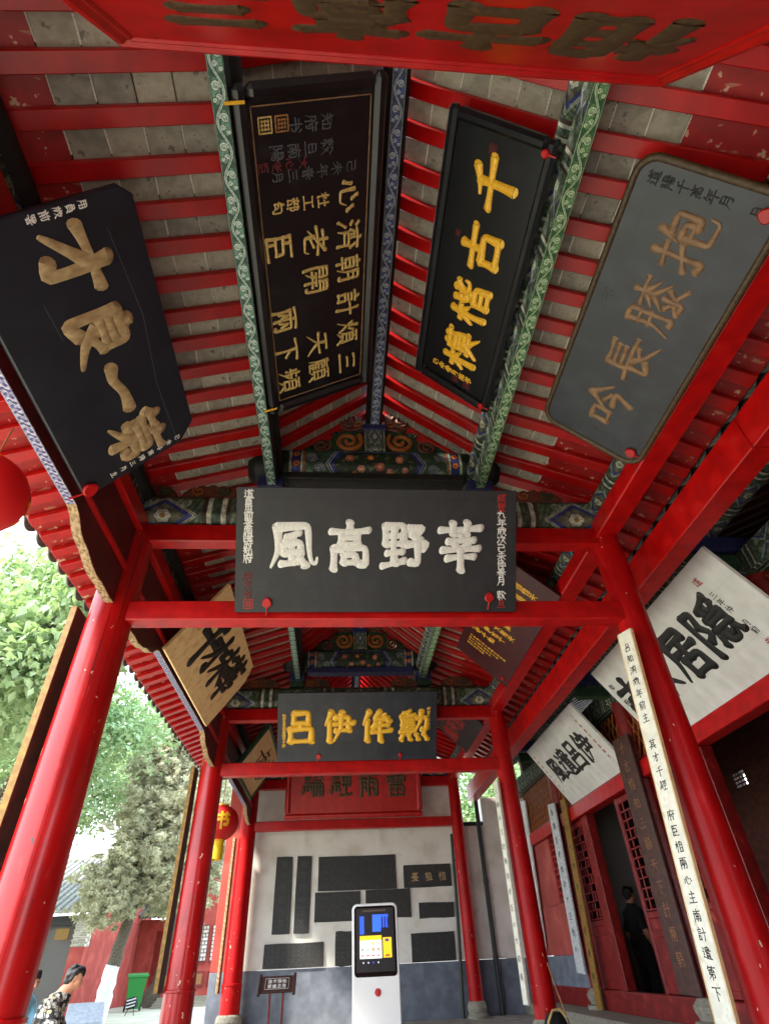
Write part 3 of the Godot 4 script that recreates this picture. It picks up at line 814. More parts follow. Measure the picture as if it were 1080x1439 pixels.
	smat("white_board", 0.6, Color.WHITE, noise_tex(91, 0.015, [[0.2, Color(0.79, 0.785, 0.775)], [0.6, Color(0.84, 0.835, 0.825)], [0.85, Color(0.87, 0.865, 0.86)]]), 1.0)
	smat("cream_board", 0.65, Color.WHITE, noise_tex(92, 0.02, [[0.2, Color(0.78, 0.765, 0.7)], [0.7, Color(0.85, 0.84, 0.78)], [0.9, Color(0.7, 0.65, 0.54)]]), 0.7)
	smat("tan_board", 0.6, Color.WHITE, noise_tex(93, 0.014, [[0.2, Color(0.8, 0.65, 0.45)], [0.6, Color(0.86, 0.73, 0.53)], [0.88, Color(0.74, 0.56, 0.38)]]), 0.9)
	smat("maroon_board", 0.38, Color.WHITE, two(94, 0.02, Color(0.22, 0.035, 0.065), Color(0.28, 0.05, 0.08)), 0.6)
	smat("brown_board", 0.55, Color.WHITE, two(95, 0.02, Color(0.22, 0.13, 0.11), Color(0.3, 0.18, 0.15)), 0.6)
	smat("yellow_board", 0.6, Color.WHITE, two(96, 0.03, Color(0.46, 0.33, 0.08), Color(0.56, 0.42, 0.14)), 0.5)
	smat("pewter_board", 0.5, Color.WHITE, two(97, 0.03, Color(0.66, 0.67, 0.68), Color(0.78, 0.79, 0.8)), 0.5)
	smat("lime_wall", 0.92, Color.WHITE, noise_tex(98, 0.008, [[0.08, Color(0.79, 0.765, 0.72)], [0.4, Color(0.845, 0.83, 0.8)], [0.8, Color(0.87, 0.86, 0.835)], [0.97, Color(0.81, 0.77, 0.7)]], 5), 1.8)
	smat("grey_dado", 0.85, Color.WHITE, two(99, 0.012, Color(0.36, 0.385, 0.43), Color(0.43, 0.455, 0.5), 5), 1.2)
	var sl := smat("black_slate", 0.6, Color.WHITE, noise_tex(100, 0.03, [[0.2, Color(0.13, 0.13, 0.127)], [0.65, Color(0.17, 0.17, 0.167)], [0.88, Color(0.24, 0.24, 0.23)]], 5), 0.5)
	sl.normal_enabled = true
	sl.normal_texture = noise_bump(101, 0.05, 3.0)
	sl.normal_scale = 0.5
	smat("carved_line", 0.8, Color(0.28, 0.28, 0.27))
	smat("stone", 0.85, Color.WHITE, noise_tex(102, 0.03, [[0.2, Color(0.44, 0.42, 0.37)], [0.7, Color(0.58, 0.56, 0.5)], [0.88, Color(0.36, 0.35, 0.31)]], 5), 0.5)
	smat("floor_brick", 0.85, Color.WHITE, noise_tex(103, 0.012, [[0.2, Color(0.5, 0.49, 0.46)], [0.7, Color(0.6, 0.59, 0.55)], [0.9, Color(0.66, 0.64, 0.6)]], 5), 1.4)
	smat("court_paving", 0.9, Color.WHITE, noise_tex(104, 0.01, [[0.2, Color(0.6, 0.6, 0.53)], [0.7, Color(0.68, 0.68, 0.61)], [0.9, Color(0.72, 0.72, 0.66)]], 5), 3.0)
	smat("red_wall", 0.9, Color.WHITE, noise_tex(105, 0.01, [[0.15, Color(0.58, 0.24, 0.21)], [0.6, Color(0.64, 0.28, 0.25)], [0.88, Color(0.68, 0.34, 0.3)]], 5), 2.0)
	smat("bark", 0.95, Color.WHITE, noise_tex(106, 0.04, [[0.2, Color(0.2, 0.18, 0.15)], [0.8, Color(0.4, 0.37, 0.31)]], 5), 0.5)
	smat("limewash", 0.9, Color.WHITE, two(107, 0.04, Color(0.72, 0.73, 0.74), Color(0.84, 0.85, 0.86)), 0.5)
	smat("green_plastic", 0.45, Color(0.05, 0.42, 0.14))
	smat("white_enamel", 0.35, Color(0.82, 0.82, 0.82))
	smat("red_button", 0.4, Color(0.65, 0.05, 0.07))
	smat("black_glass", 0.12, Color(0.02, 0.02, 0.025))
	var sc := smat("screen", 0.3, Color(0.0, 0.0, 0.0))
	sc.emission_enabled = true
	sc.emission_texture = screen_picture()
	sc.emission = Color.BLACK
	sc.emission_energy_multiplier = 0.22
	sc.albedo_color = Color(0.02, 0.02, 0.02)
	smat("pink_marble", 0.5, Color.WHITE, two(108, 0.02, Color(0.5, 0.52, 0.56), Color(0.6, 0.62, 0.66)), 0.8)
	var lan := smat("lantern_silk", 0.6, Color(0.72, 0.02, 0.035))
	lan.backlight_enabled = true
	lan.backlight = Color(0.5, 0.02, 0.02)
	smat("lantern_gold", 0.5, Color(0.85, 0.62, 0.1))
	smat("yellow_fringe", 0.7, Color(0.9, 0.72, 0.06))
	smat("skin", 0.6, Color(0.72, 0.5, 0.39))
	smat("dark_hair", 0.5, Color(0.045, 0.04, 0.042))
	var bl := smat("blouse", 0.85, Color.WHITE, blouse_print(), 0.34)
	bl.uv1_world_triplanar = false
	smat("grey_cloth", 0.9, Color(0.25, 0.26, 0.29))
	smat("black_cloth", 0.9, Color(0.03, 0.03, 0.035))
	smat("sky_cloth", 0.8, Color(0.5, 0.72, 0.82))
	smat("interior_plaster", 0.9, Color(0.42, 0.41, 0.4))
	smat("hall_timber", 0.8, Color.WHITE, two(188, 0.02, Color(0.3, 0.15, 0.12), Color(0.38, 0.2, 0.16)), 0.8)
	smat("rope", 0.9, Color(0.6, 0.42, 0.26))
	smat("green_pipe", 0.5, Color(0.1, 0.16, 0.09))
	smat("dark_iron", 0.5, Color(0.08, 0.075, 0.075))
	for k in 3:
		var lf := smat("leaf_%d" % k, 0.55, [Color(0.49, 0.58, 0.43), Color(0.55, 0.62, 0.47), Color(0.43, 0.54, 0.39)][k])
		lf.backlight_enabled = true
		lf.backlight = [Color(0.42, 0.5, 0.3), Color(0.46, 0.54, 0.32), Color(0.38, 0.47, 0.28)][k]
		lf.cull_mode = BaseMaterial3D.CULL_DISABLED
	for k in 2:
		var cy := smat("cypress_%d" % k, 0.8, [Color(0.70, 0.69, 0.58), Color(0.6, 0.61, 0.5)][k])
		cy.backlight_enabled = true
		cy.backlight = Color(0.3, 0.31, 0.22)
		cy.cull_mode = BaseMaterial3D.CULL_DISABLED

# ------------------------------------------------------------------ the covered walkway
const XL := -2.11
const XR := 2.87
const FRAMES := [-0.1, -4.725, -10.07, -14.98]
const PITCH := 0.288
const FIRST := -0.975
const ROOF_L := [Vector2(0.39, 6.46), Vector2(-0.773, 5.47), Vector2(-2.11, 5.02), Vector2(-3.2, 4.60)]
const ROOF_R := [Vector2(0.39, 6.46), Vector2(1.553, 5.47), Vector2(2.87, 4.94), Vector2(3.44, 4.62)]
var walk: Node3D

func along(prof: Array, d: float) -> Array:   # point and direction at distance d down a roof profile
	for i in prof.size() - 1:
		var l: float = prof[i].distance_to(prof[i + 1])
		if d <= l or i == prof.size() - 2:
			var t: Vector2 = (prof[i + 1] - prof[i]) / l
			return [prof[i] + t * d, t]
		d -= l
	return []

func roof_slope(prof: Array, s: float, bricks_most: int) -> void:
	var slope := part("roof_slope", walk, roof_deck(prof), M.dark_timber)
	# rafters
	var mb := MB.new()
	for i in 3:
		var a: Vector2 = prof[i]
		var b: Vector2 = prof[i + 1]
		var t := (b - a).normalized()
		var nrm := Vector2(-t.y, t.x) * s * -1.0
		if nrm.y < 0.0: nrm = -nrm
		var a2 := a + nrm * 0.032 + t * (0.004 if i else 0.012)
		var b2 := b + nrm * 0.032
		bar(mb, Vector3(a2.x, a2.y, 0), Vector3(b2.x, b2.y, 0), 0.118, 0.064, 0.006)
	var rafter := mb.mesh()
	for k in range(-12, 50):
		part("rafter", slope, rafter, M.red_paint, Transform3D(Basis(Vector3.UP, rng.randf_range(-0.004, 0.004)) * Basis(Vector3.BACK, rng.randf_range(-0.0015, 0.0015)), Vector3(0, rng.randf_range(-0.004, 0.003), FIRST - PITCH * k + rng.randf_range(-0.008, 0.008))))
	# bricks between the rafters, with lime joints; red boards from the last brick to the eave
	var brick_meshes := []
	for k in 3:
		var q := MB.new()
		add_box(q, Transform3D(), Vector3(0.239, 0.045, 0.276), 0.003 + 0.002 * k)
		brick_meshes.append(q.mesh())
	var rest := [MB.new(), MB.new(), MB.new(), MB.new()]
	var mortar := MB.new()
	var made := 0
	var total: float = prof[0].distance_to(prof[1]) + prof[1].distance_to(prof[2]) * (0.54 if s > 0 else 0.765)
	var l0: float = prof[0].distance_to(prof[1])
	var count := int(total / 0.245)
	var offset := total - count * 0.245
	for k in range(-12, 49):
		var z := FIRST - PITCH * (k + 0.5)
		for j in count:
			var d := offset + 0.245 * (j + 0.5)
			if d > l0 - 0.09 and d < l0 + 0.09:   # over the purlin, where the slope breaks
				d += 0.0
			var pd := along(prof, d)
			var t: Vector2 = pd[1]
			var nn := Vector2(-t.y, t.x)
			if nn.y < 0.0: nn = -nn
			var lift := 0.09 + rng.randf_range(-0.004, 0.004)
			var p: Vector2 = pd[0] + nn * lift
			var ang := atan2(t.y, t.x) + rng.randf_range(-0.008, 0.008)
			var xf := Transform3D(Basis(Vector3.BACK, ang), Vector3(p.x, p.y, z + rng.randf_range(-0.004, 0.004)))
			var tone := [0, 0, 1, 1, 2, 3][rng.randi() % 6] as int
			if made < bricks_most and z > -4.9 and z < 0.3:
				part("ceiling_brick", slope, brick_meshes[rng.randi() % 3], M["grey_brick_%d" % tone], xf)
				made += 1
			else:
				add_box(rest[tone], xf, Vector3(0.239, 0.045, 0.276), 0.004)
			if rng.randf() < 0.96:
				var e := along(prof, d + 0.1225)
				var te: Vector2 = e[1]
				var ne := Vector2(-te.y, te.x)
				if ne.y < 0.0: ne = -ne
				var pe: Vector2 = e[0] + ne * 0.067
				var ln := rng.randf_range(0.135, 0.168)
				add_box(mortar, Transform3D(Basis(Vector3.BACK, ang) * Basis(Vector3.UP, rng.randf_range(-0.05, 0.05)), Vector3(pe.x, pe.y, z + rng.randf_range(-0.006, 0.006))), Vector3(rng.randf_range(0.006, 0.014), 0.012, ln), 0.002)
	for k in 4:
		var o := part("far_bricks", slope, rest[k].mesh(), M["grey_brick_%d" % k])
		tag(o, "", "", "", "stuff")
	tag(part("lime_joints", slope, mortar.mesh(), M.lime_mortar), "", "", "", "stuff")
	var eb := MB.new()
	var d0 := total
	var l1: float = prof[1].distance_to(prof[2])
	var l2: float = prof[2].distance_to(prof[3])
	for seg in [[d0 + 0.004, l0 + l1 - 0.002], [l0 + l1 + 0.002, l0 + l1 + l2 + 0.02]]:
		var a := along(prof, seg[0])
		var b := along(prof, seg[1])
		var t: Vector2 = b[1]
		var nn := Vector2(-t.y, t.x)
		if nn.y < 0.0: nn = -nn
		var a2: Vector2 = a[0] + nn * 0.08
		var b2: Vector2 = b[0] + nn * 0.08
		bar(eb, Vector3(a2.x, a2.y, 0), Vector3(b2.x, b2.y, 0), 0.282, 0.03, 0.003)
	var ebm := eb.mesh()
	for k in range(-12, 49):
		part("eave_board", slope, ebm, M.red_paint_chipped, at(0, 0, FIRST - PITCH * (k + 0.5)))
	# tile ends along the eave
	var drip := MB.new()
	var pts := PackedVector2Array()
	for i in 13:
		var w := PI * i / 12.0
		pts.append(Vector2(-0.134 * cos(w), -0.018 - 0.095 * pow(sin(w), 1.4)))
	pts.append(Vector2(0.134, 0.03))
	pts.append(Vector2(-0.134, 0.03))
	add_slab(drip, Transform3D(Basis(Vector3.UP, PI * 0.5 * s) * Basis(Vector3.RIGHT, -0.25), Vector3.ZERO), pts, 0.02, 0.003)
	var cap := MB.new()
	lathe(cap, Transform3D(Basis(Vector3.BACK, -s * (PI * 0.5 - 0.0)), Vector3.ZERO), [Vector2(0.062, -0.5), Vector2(0.062, 0.0), Vector2(0.05, 0.012), Vector2(0.045, 0.006), Vector2(0.0, 0.008)], 14)
	var dm := drip.mesh()
	var cm := cap.mesh()
	var e: Vector2 = prof[3]
	var dir: Vector2 = (prof[3] - prof[2]).normalized()
	for k in range(-12, 49):
		var z := FIRST - PITCH * (k + 0.5)
		part("drip_tile", slope, dm, M.grey_tile, Transform3D(Basis(Vector3.RIGHT, rng.randf_range(-0.05, 0.05)), Vector3(e.x + s * (0.075 + rng.randf_range(-0.01, 0.012)), e.y + 0.145 + rng.randf_range(-0.01, 0.01), z)))
		part("round_tile_end", slope, cm, M.grey_tile, Transform3D(Basis(Vector3.BACK, atan2(dir.y * s, dir.x * s)), Vector3(e.x + s * 0.075, e.y + 0.21, z + PITCH * 0.5)))

func roof_deck(prof: Array) -> ArrayMesh:
	var mb := MB.new()
	for i in 3:
		var a: Vector2 = prof[i]
		var b: Vector2 = prof[i + 1]
		var t := (b - a).normalized()
		var nn := Vector2(-t.y, t.x)
		if nn.y < 0.0: nn = -nn
		bar(mb, Vector3(a.x + nn.x * 0.165, a.y + nn.y * 0.165, -3.7), Vector3(b.x + nn.x * 0.165 + t.x * 0.02, b.y + nn.y * 0.165 + t.y * 0.02, -3.7), 23.0, 0.09, 0.004)
	return mb.mesh()

func ribbed_beam(length: float, h: float, d: float, r: float) -> ArrayMesh:   # beam along x with rounded edges; u along it, v from its top front edge round to the back
	var sec := PackedVector2Array()   # (z, y)
	var nor := PackedVector2Array()
	for c in 4:
		var o := Vector2([1, 1, -1, -1][c] * (d * 0.5 - r), [1, -1, -1, 1][c] * (h * 0.5 - r))
		for i in 6:
			var a: float = [PI * 0.5, 0.0, -PI * 0.5, -PI][c] - PI * 0.5 * i / 5.0
			var nn := Vector2(cos(a), sin(a))
			sec.append(o + nn * r)
			nor.append(nn)
	var per := 0.0
	var vs := [0.0]
	for i in sec.size():
		per += sec[i].distance_to(sec[(i + 1) % sec.size()])
		vs.append(per)
	var v0: float = vs[3]
	var full: float = h + d * 0.9
	var mb := MB.new()
	for i in sec.size():
		var j := (i + 1) % sec.size()
		var ua: float = (vs[i] - v0) / full
		var ub: float = (vs[i + 1] - v0) / full
		var A := func(k: int, x: float) -> Vector3: return Vector3(x * length * 0.5, sec[k].y, sec[k].x)
		var N := func(k: int) -> Vector3: return Vector3(0, nor[k].y, nor[k].x)
		mb.smooth_quad(A.call(i, -1), A.call(i, 1), A.call(j, 1), A.call(j, -1), N.call(i), N.call(i), N.call(j), N.call(j), Vector2(0, ua), Vector2(1, ua), Vector2(1, ub), Vector2(0, ub))
	for s in [-1.0, 1.0]:
		for i in sec.size():
			var j := (i + 1) % sec.size()
			var nn := Vector3(s, 0, 0)
			mb.tri(Vector3(s * length * 0.5, 0, 0), Vector3(s * length * 0.5, sec[i].y, sec[i].x), Vector3(s * length * 0.5, sec[j].y, sec[j].x), nn, nn, nn, Vector2(0.02, 0.3), Vector2(0.03, 0.35), Vector2(0.02, 0.35))
	return mb.mesh()

func scroll(parent: Node3D, c: Vector3, r: float, dir: float, material: Material, turns := 1.7) -> void:
	var pts := PackedVector3Array()
	var rad := PackedFloat32Array()
	for q in spiral_pts(Vector2.ZERO, r, PI * (0.5 + 0.5 * dir) - 0.7 * dir, turns, dir):
		pts.append(c + Vector3(q.x, q.y, 0.0))
	for i in pts.size():
		rad.append(r * (0.2 - 0.06 * i / pts.size()))
	var mb := MB.new()
	add_tube(mb, pts, rad, 8)
	part("carved_scroll", parent, mb.mesh(), material)

func leafy_board(w: float, h: float, seed_: int) -> ArrayMesh:   # a carved board with a lobed upper edge
	var p := PackedVector2Array()
	p.append(Vector2(-w * 0.5, -h * 0.5))
	p.append(Vector2(w * 0.5, -h * 0.5))
	for i in 25:
		var t := i / 24.0
		var env := pow(sin(PI * clampf(t, 0.03, 0.97)), 0.35)
		p.append(Vector2(w * (0.5 - t), -h * 0.5 + h * env * (0.82 + 0.18 * absf(sin(t * PI * 5.0 + seed_)))))
	return slab(p, 0.09, 0.015)

func column(x: float, z: float, r: float, top: float, k: int, ring: float, label: String) -> void:
	var mb := MB.new()
	var prof := [Vector2(r * 1.08, 0.2), Vector2(r * 1.08, ring - 0.02)] if ring > 0.0 else [Vector2(r * 1.04, 0.26), Vector2(r * 1.03, 0.6)]
	if ring > 0.0:
		prof.append_array([Vector2(r * 1.12, ring - 0.012), Vector2(r * 1.12, ring + 0.012), Vector2(r * 1.03, ring + 0.02)])
	for i in 9:
		var t := i / 8.0
		prof.append(Vector2(r * (1.03 - 0.06 * t), lerpf(maxf(ring + 0.03, 0.7), top, t)))
	prof.append(Vector2(0.0, top))
	lathe(mb, Transform3D(), prof, 40)
	var c := part("red_column", walk, mb.mesh(), M["column_lacquer_%d" % k], Transform3D(Basis(Vector3.UP, rng.randf() * TAU), Vector3(x, 0, z)), label)
	var st := MB.new()
	lathe(st, Transform3D(), [Vector2(r * 1.5, 0.0), Vector2(r * 1.55, 0.05), Vector2(r * 1.35, 0.06), Vector2(r * 1.3, 0.09), Vector2(r * 1.42, 0.16), Vector2(r * 1.3, 0.24), Vector2(r * 1.12, 0.27), Vector2(0.0, 0.27)], 32)
	part("stone_base", c, st.mesh(), M.stone)

func gable_frame(z: float, full: bool) -> void:
	var zb := z - 0.0
	var mb := MB.new()
	span(mb, Vector3(XL + 0.1, 3.44, z - 0.075), Vector3(XR - 0.08, 3.64, z + 0.095), 0.012)
	part("lower_tie_beam", walk, mb.mesh(), M.red_paint)
	mb = MB.new()
	span(mb, Vector3(XL + 0.1, 4.335, z - 0.07), Vector3(XR - 0.06, 4.555, z + 0.08), 0.012)
	part("upper_tie_beam", walk, mb.mesh(), M.red_paint)
	if not full: return
	part("great_beam", walk, ribbed_beam(5.3, 0.35, 0.32, 0.11), M.beam_diamonds, at(0.38, 4.75, z - 0.02))
	# carved boards between the beams
	for q in [[-1.42, 0.62, 0], [-0.42, 0.5, 1], [1.2, 0.5, 2], [2.2, 0.62, 3], [-2.0, 0.4, 4]]:
		var b := part("carved_board", walk, leafy_board(q[1], 0.2, q[2]), M.rose_paint, at(q[0], 5.03, z + 0.02))
		scroll(b, Vector3(-q[1] * 0.22, -0.01, 0.05), 0.07, 1.0, M.orange_paint, 1.3)
		scroll(b, Vector3(q[1] * 0.2, -0.01, 0.05), 0.07, -1.0, M.green_paint, 1.3)
	for x in [-0.79, 1.57]:
		var pm := MB.new()
		span(pm, Vector3(x - 0.13, 4.935, z - 0.13), Vector3(x + 0.13, 5.03, z + 0.13), 0.01)
		var post := part("bearing_block", walk, pm.mesh(), M.green_paint)
		pm = MB.new()
		span(pm, Vector3(x - 0.14, 5.034, z - 0.14), Vector3(x + 0.14, 5.2, z + 0.14), 0.015)
		part("blue_block", post, pm.mesh(), M.blue_paint)
	mb = MB.new()
	span(mb, Vector3(-0.62, 5.2, z - 0.1), Vector3(1.4, 5.3, z + 0.11), 0.01)
	part("under_board", walk, mb.mesh(), M.dark_timber if z > -5.0 else M.blue_paint)
	part("upper_beam", walk, ribbed_beam(2.2, 0.37, 0.34, 0.13), M.beam_cartouche, at(0.39, 5.49, z - 0.02))
	for s in [-1.0, 1.0]:   # faceted beam heads
		var hd := MB.new()
		lathe(hd, Transform3D(Basis(Vector3.BACK, -s * PI * 0.5), Vector3(0.39 + s * 1.1, 5.47, z - 0.02)), [Vector2(0.2, 0.0), Vector2(0.2, 0.28), Vector2(0.15, 0.36), Vector2(0.0, 0.37)], 8)
		part("beam_head", walk, hd.mesh(), M.dark_timber)
	mb = MB.new()
	span(mb, Vector3(0.26, 5.67, z - 0.12), Vector3(0.51, 6.12, z + 0.12), 0.012)
	part("king_post", walk, mb.mesh(), M.painted_post)
	mb = MB.new()
	span(mb, Vector3(0.24, 6.0, z - 0.09), Vector3(0.53, 6.1, z + 0.14), 0.012)
	part("post_cap", walk, mb.mesh(), M.blue_paint)
	for s in [-1.0, 1.0]:
		var pl := PackedVector2Array([Vector2(0.13, 0.0), Vector2(0.86, 0.0), Vector2(0.84, 0.12), Vector2(0.7, 0.24), Vector2(0.55, 0.22), Vector2(0.48, 0.36), Vector2(0.3, 0.42), Vector2(0.13, 0.4)])
		for i in pl.size(): pl[i].x *= s
		var br := part("scroll_bracket", walk, slab(pl, 0.08, 0.012), M.green_paint, at(0.385, 5.67, z + 0.0))
		scroll(br, Vector3(s * 0.32, 0.2, 0.05), 0.17, s, M.orange_paint)
		scroll(br, Vector3(s * 0.64, 0.11, 0.05), 0.11, s, M.rose_paint)
		scroll(br, Vector3(s * 0.47, 0.34, 0.045), 0.06, -s, M.green_paint, 1.2)
		var up := PackedVector2Array([Vector2(0.14, 0.02), Vector2(0.3, -0.03), Vector2(0.5, 0.08), Vector2(0.52, 0.2), Vector2(0.36, 0.3), Vector2(0.14, 0.3)])
		for i in up.size(): up[i].x *= s
		var ub := part("ridge_bracket", walk, slab(up, 0.08, 0.012), M.rose_paint, at(0.385, 6.08, z + 0.02))
		scroll(ub, Vector3(s * 0.34, 0.14, 0.05), 0.12, s, M.rose_paint)
		scroll(ub, Vector3(s * 0.2, 0.1, 0.05), 0.07, -s, M.orange_paint, 1.2)

func purlin(x: float, y: float, z0: float, z1: float, r: float, mat_: Material) -> void:
	var mb := MB.new()
	tube2(mb, Vector3(x, y, z0), Vector3(x, y, z1), r, r, 16)
	part("purlin", walk, mb.mesh(), mat_)

func plank(called: String, lo: Vector3, hi: Vector3, mat_: Material, parent: Node3D = null, bevel := 0.006) -> MeshInstance3D:
	var c := (lo + hi) * 0.5
	return part(called, parent if parent else walk, box((hi - lo).abs(), bevel), mat_, at(c.x, c.y, c.z))

func apron(z0: float, z1: float) -> void:   # boards between the left columns, with bracket-shaped ends
	var l := z0 - z1
	plank("frieze_board", Vector3(-2.1, 3.96, z1 + 0.1), Vector3(-2.045, 4.4, z0 - 0.1), M.dark_red_paint)
	plank("frieze_rail", Vector3(-2.115, 3.93, z1 + 0.1), Vector3(-2.02, 3.975, z0 - 0.1), M.red_paint)
	var low := []
	for q in [[0.12, 3.575], [0.3, 3.568], [0.48, 3.582], [0.64, 3.575], [0.78, 3.6], [0.9, 3.645], [1.02, 3.66], [1.1, 3.69], [1.2, 3.765], [1.3, 3.8]]:
		low.append(Vector2(q[0], q[1]))
	var p := PackedVector2Array()
	for q in low: p.append(q)
	for i in low.size(): p.append(Vector2(l - low[low.size() - 1 - i].x, low[low.size() - 1 - i].y))
	p.append(Vector2(l - 0.12, 3.93))
	p.append(Vector2(0.12, 3.93))
	var mb := MB.new()
	add_slab(mb, Transform3D(Basis(Vector3.FORWARD, Vector3.UP, Vector3.RIGHT), Vector3(-2.085, 0, z0)), p, 0.066, 0.002)
	var ap := part("apron_board", walk, mb.mesh(), M.dark_red_paint)
	for e in 2:
		var bw := MB.new()
		for i in low.size() - 1:
			var a: Vector2 = low[i]
			var b: Vector2 = low[i + 1]
			var za: float = z0 - a.x if e == 0 else z1 + a.x
			var zb: float = z0 - b.x if e == 0 else z1 + b.x
			bar(bw, Vector3(-2.085, a.y - 0.004, za), Vector3(-2.085, b.y - 0.004, zb), 0.074, 0.012, 0.002)
		part("bare_edge", ap, bw.mesh(), M.bare_wood)
	plank("painted_edge", Vector3(-2.122, 3.788, z1 + 1.3), Vector3(-2.048, 3.798, z0 - 1.3), M.knot_strip, ap, 0.001)

func build_walkway() -> void:
	walk = thing("covered_walkway", "red timber covered walkway with painted beams, brick ceiling and round columns", "walkway")
	column(XL, FRAMES[1], 0.195, 4.42, 0, 0.76, "thick red column at the left edge with peeling flecks")
	column(XL, FRAMES[2], 0.19, 4.42, 0, 0.76, "second thick red column on the court side")
	column(XL, FRAMES[3], 0.185, 4.42, 1, 0.72, "red column against the end wall on the court side")
	column(XR, FRAMES[1], 0.15, 4.46, 1, 0.0, "glossy red column behind the long white couplet board")
	column(XR, FRAMES[2], 0.15, 4.46, 1, 0.0, "second red column on the hall side")
	column(XR, FRAMES[3], 0.14, 4.46, 1, 0.0, "slim red column on a drum-shaped stone base by the end wall")
	column(XL, FRAMES[0], 0.195, 4.42, 0, 0.76, "")
	column(XR, FRAMES[0], 0.15, 4.46, 1, 0.0, "")
	column(XL, 4.9, 0.195, 4.42, 0, 0.76, "")
	column(XR, 4.9, 0.15, 4.46, 1, 0.0, "")
	roof_slope(ROOF_L, -1.0, 150)
	roof_slope(ROOF_R, 1.0, 150)
	gable_frame(FRAMES[0], false)
	gable_frame(4.9, false)
	gable_frame(FRAMES[1], true)
	gable_frame(FRAMES[2], true)
	gable_frame(FRAMES[3], true)
	var zs := [7.7, FRAMES[0], FRAMES[1], FRAMES[2], FRAMES[3] - 0.2]
	for i in 4:
		var a: float = zs[i] - 0.002
		var b: float = zs[i + 1] + 0.002
		purlin(0.39, 6.35, a, b, 0.11, M.dark_timber)
		plank("ridge_plate", Vector3(0.335, 6.1, b), Vector3(0.445, 6.26, a), M.dark_timber)
		plank("scroll_border", Vector3(0.338, 6.093, b), Vector3(0.442, 6.1, a), M.vine_blue, null, 0.001)
		purlin(-0.773, 5.355, a, b, 0.11, M.dark_timber)
		plank("purlin_plate", Vector3(-0.825, 5.07, b), Vector3(-0.721, 5.25, a), M.dark_timber)
		plank("scroll_border", Vector3(-0.822, 5.063, b), Vector3(-0.724, 5.07, a), M.vine_green, null, 0.001)
		purlin(1.553, 5.355, a, b, 0.11, M.painted_purlin)
		plank("purlin_plate", Vector3(1.5, 5.07, b), Vector3(1.606, 5.25, a), M.painted_purlin)
		plank("scroll_border", Vector3(1.502, 5.063, b), Vector3(1.604, 5.07, a), M.vine_bright_green, null, 0.001)
		purlin(-2.11, 4.9, a, b, 0.115, M.dark_timber)
		plank("eave_plate", Vector3(-2.16, 4.62, b), Vector3(-2.06, 4.79, a), M.painted_purlin)
		purlin(2.87, 4.82, a, b, 0.115, M.painted_purlin)
		plank("eave_plate", Vector3(2.82, 4.625, b), Vector3(2.92, 4.71, a), M.painted_purlin)
		plank("lintel", Vector3(-2.17, 4.4, b + 0.08), Vector3(-1.99, 4.6, a - 0.08), M.red_paint, null, 0.012)
		plank("lintel", Vector3(2.735, 4.42, b + 0.06), Vector3(2.965, 4.62, a - 0.06), M.red_paint, null, 0.012)
		apron(a if i else 4.9, b)

func build_gutter() -> void:
	var g := thing("gutter_beam", "huge red gutter beam running along the walkway eave beside the hall", "beam")
	var zs := [7.7, -2.86, -8.6, -15.1]
	for i in 3:
		plank("gutter_length", Vector3(3.22, 3.99, zs[i + 1] + 0.003), Vector3(3.46, 4.335, zs[i] - 0.003), M.red_paint, g, 0.008)

	plank("valley_board", Vector3(3.2, 4.99, -15.1), Vector3(3.95, 5.04, 7.7), M.dark_timber, g)

# ------------------------------------------------------------------ floors, court ground
func build_ground() -> void:
	var mb := MB.new()
	span(mb, Vector3(-160, -0.4, -190), Vector3(160, -0.1, 60), 0.0)
	single("court_ground", "pale paved ground of the court", "ground", mb.mesh(), M.court_paving, Transform3D(), "", "structure")
	mb = MB.new()
	span(mb, Vector3(-2.95, -0.3, -15.6), Vector3(9.2, 0.0, 9.0), 0.01)
	single("walkway_floor", "grey floor of the covered walkway", "floor", mb.mesh(), M.floor_brick, Transform3D(), "", "structure")

func build_gate_end() -> void:   # the closed gate end of the walkway behind the viewer
	var w := thing("entrance_wall", "plain red wall with a plank gate closing the other end of the walkway", "wall")
	plank("wall", Vector3(-2.3, 0.0, 5.3), Vector3(-0.8, 6.3, 5.6), M.red_wall, w)
	plank("wall", Vector3(1.6, 0.0, 5.3), Vector3(3.2, 6.3, 5.6), M.red_wall, w)
	plank("wall", Vector3(-0.798, 3.0, 5.3), Vector3(1.598, 6.3, 5.6), M.red_wall, w)
	for k in 8: plank("gate_plank", Vector3(-0.798 + 0.3 * k, 0.02, 5.4), Vector3(-0.502 + 0.3 * k, 2.998, 5.46), M.maroon_door, w)

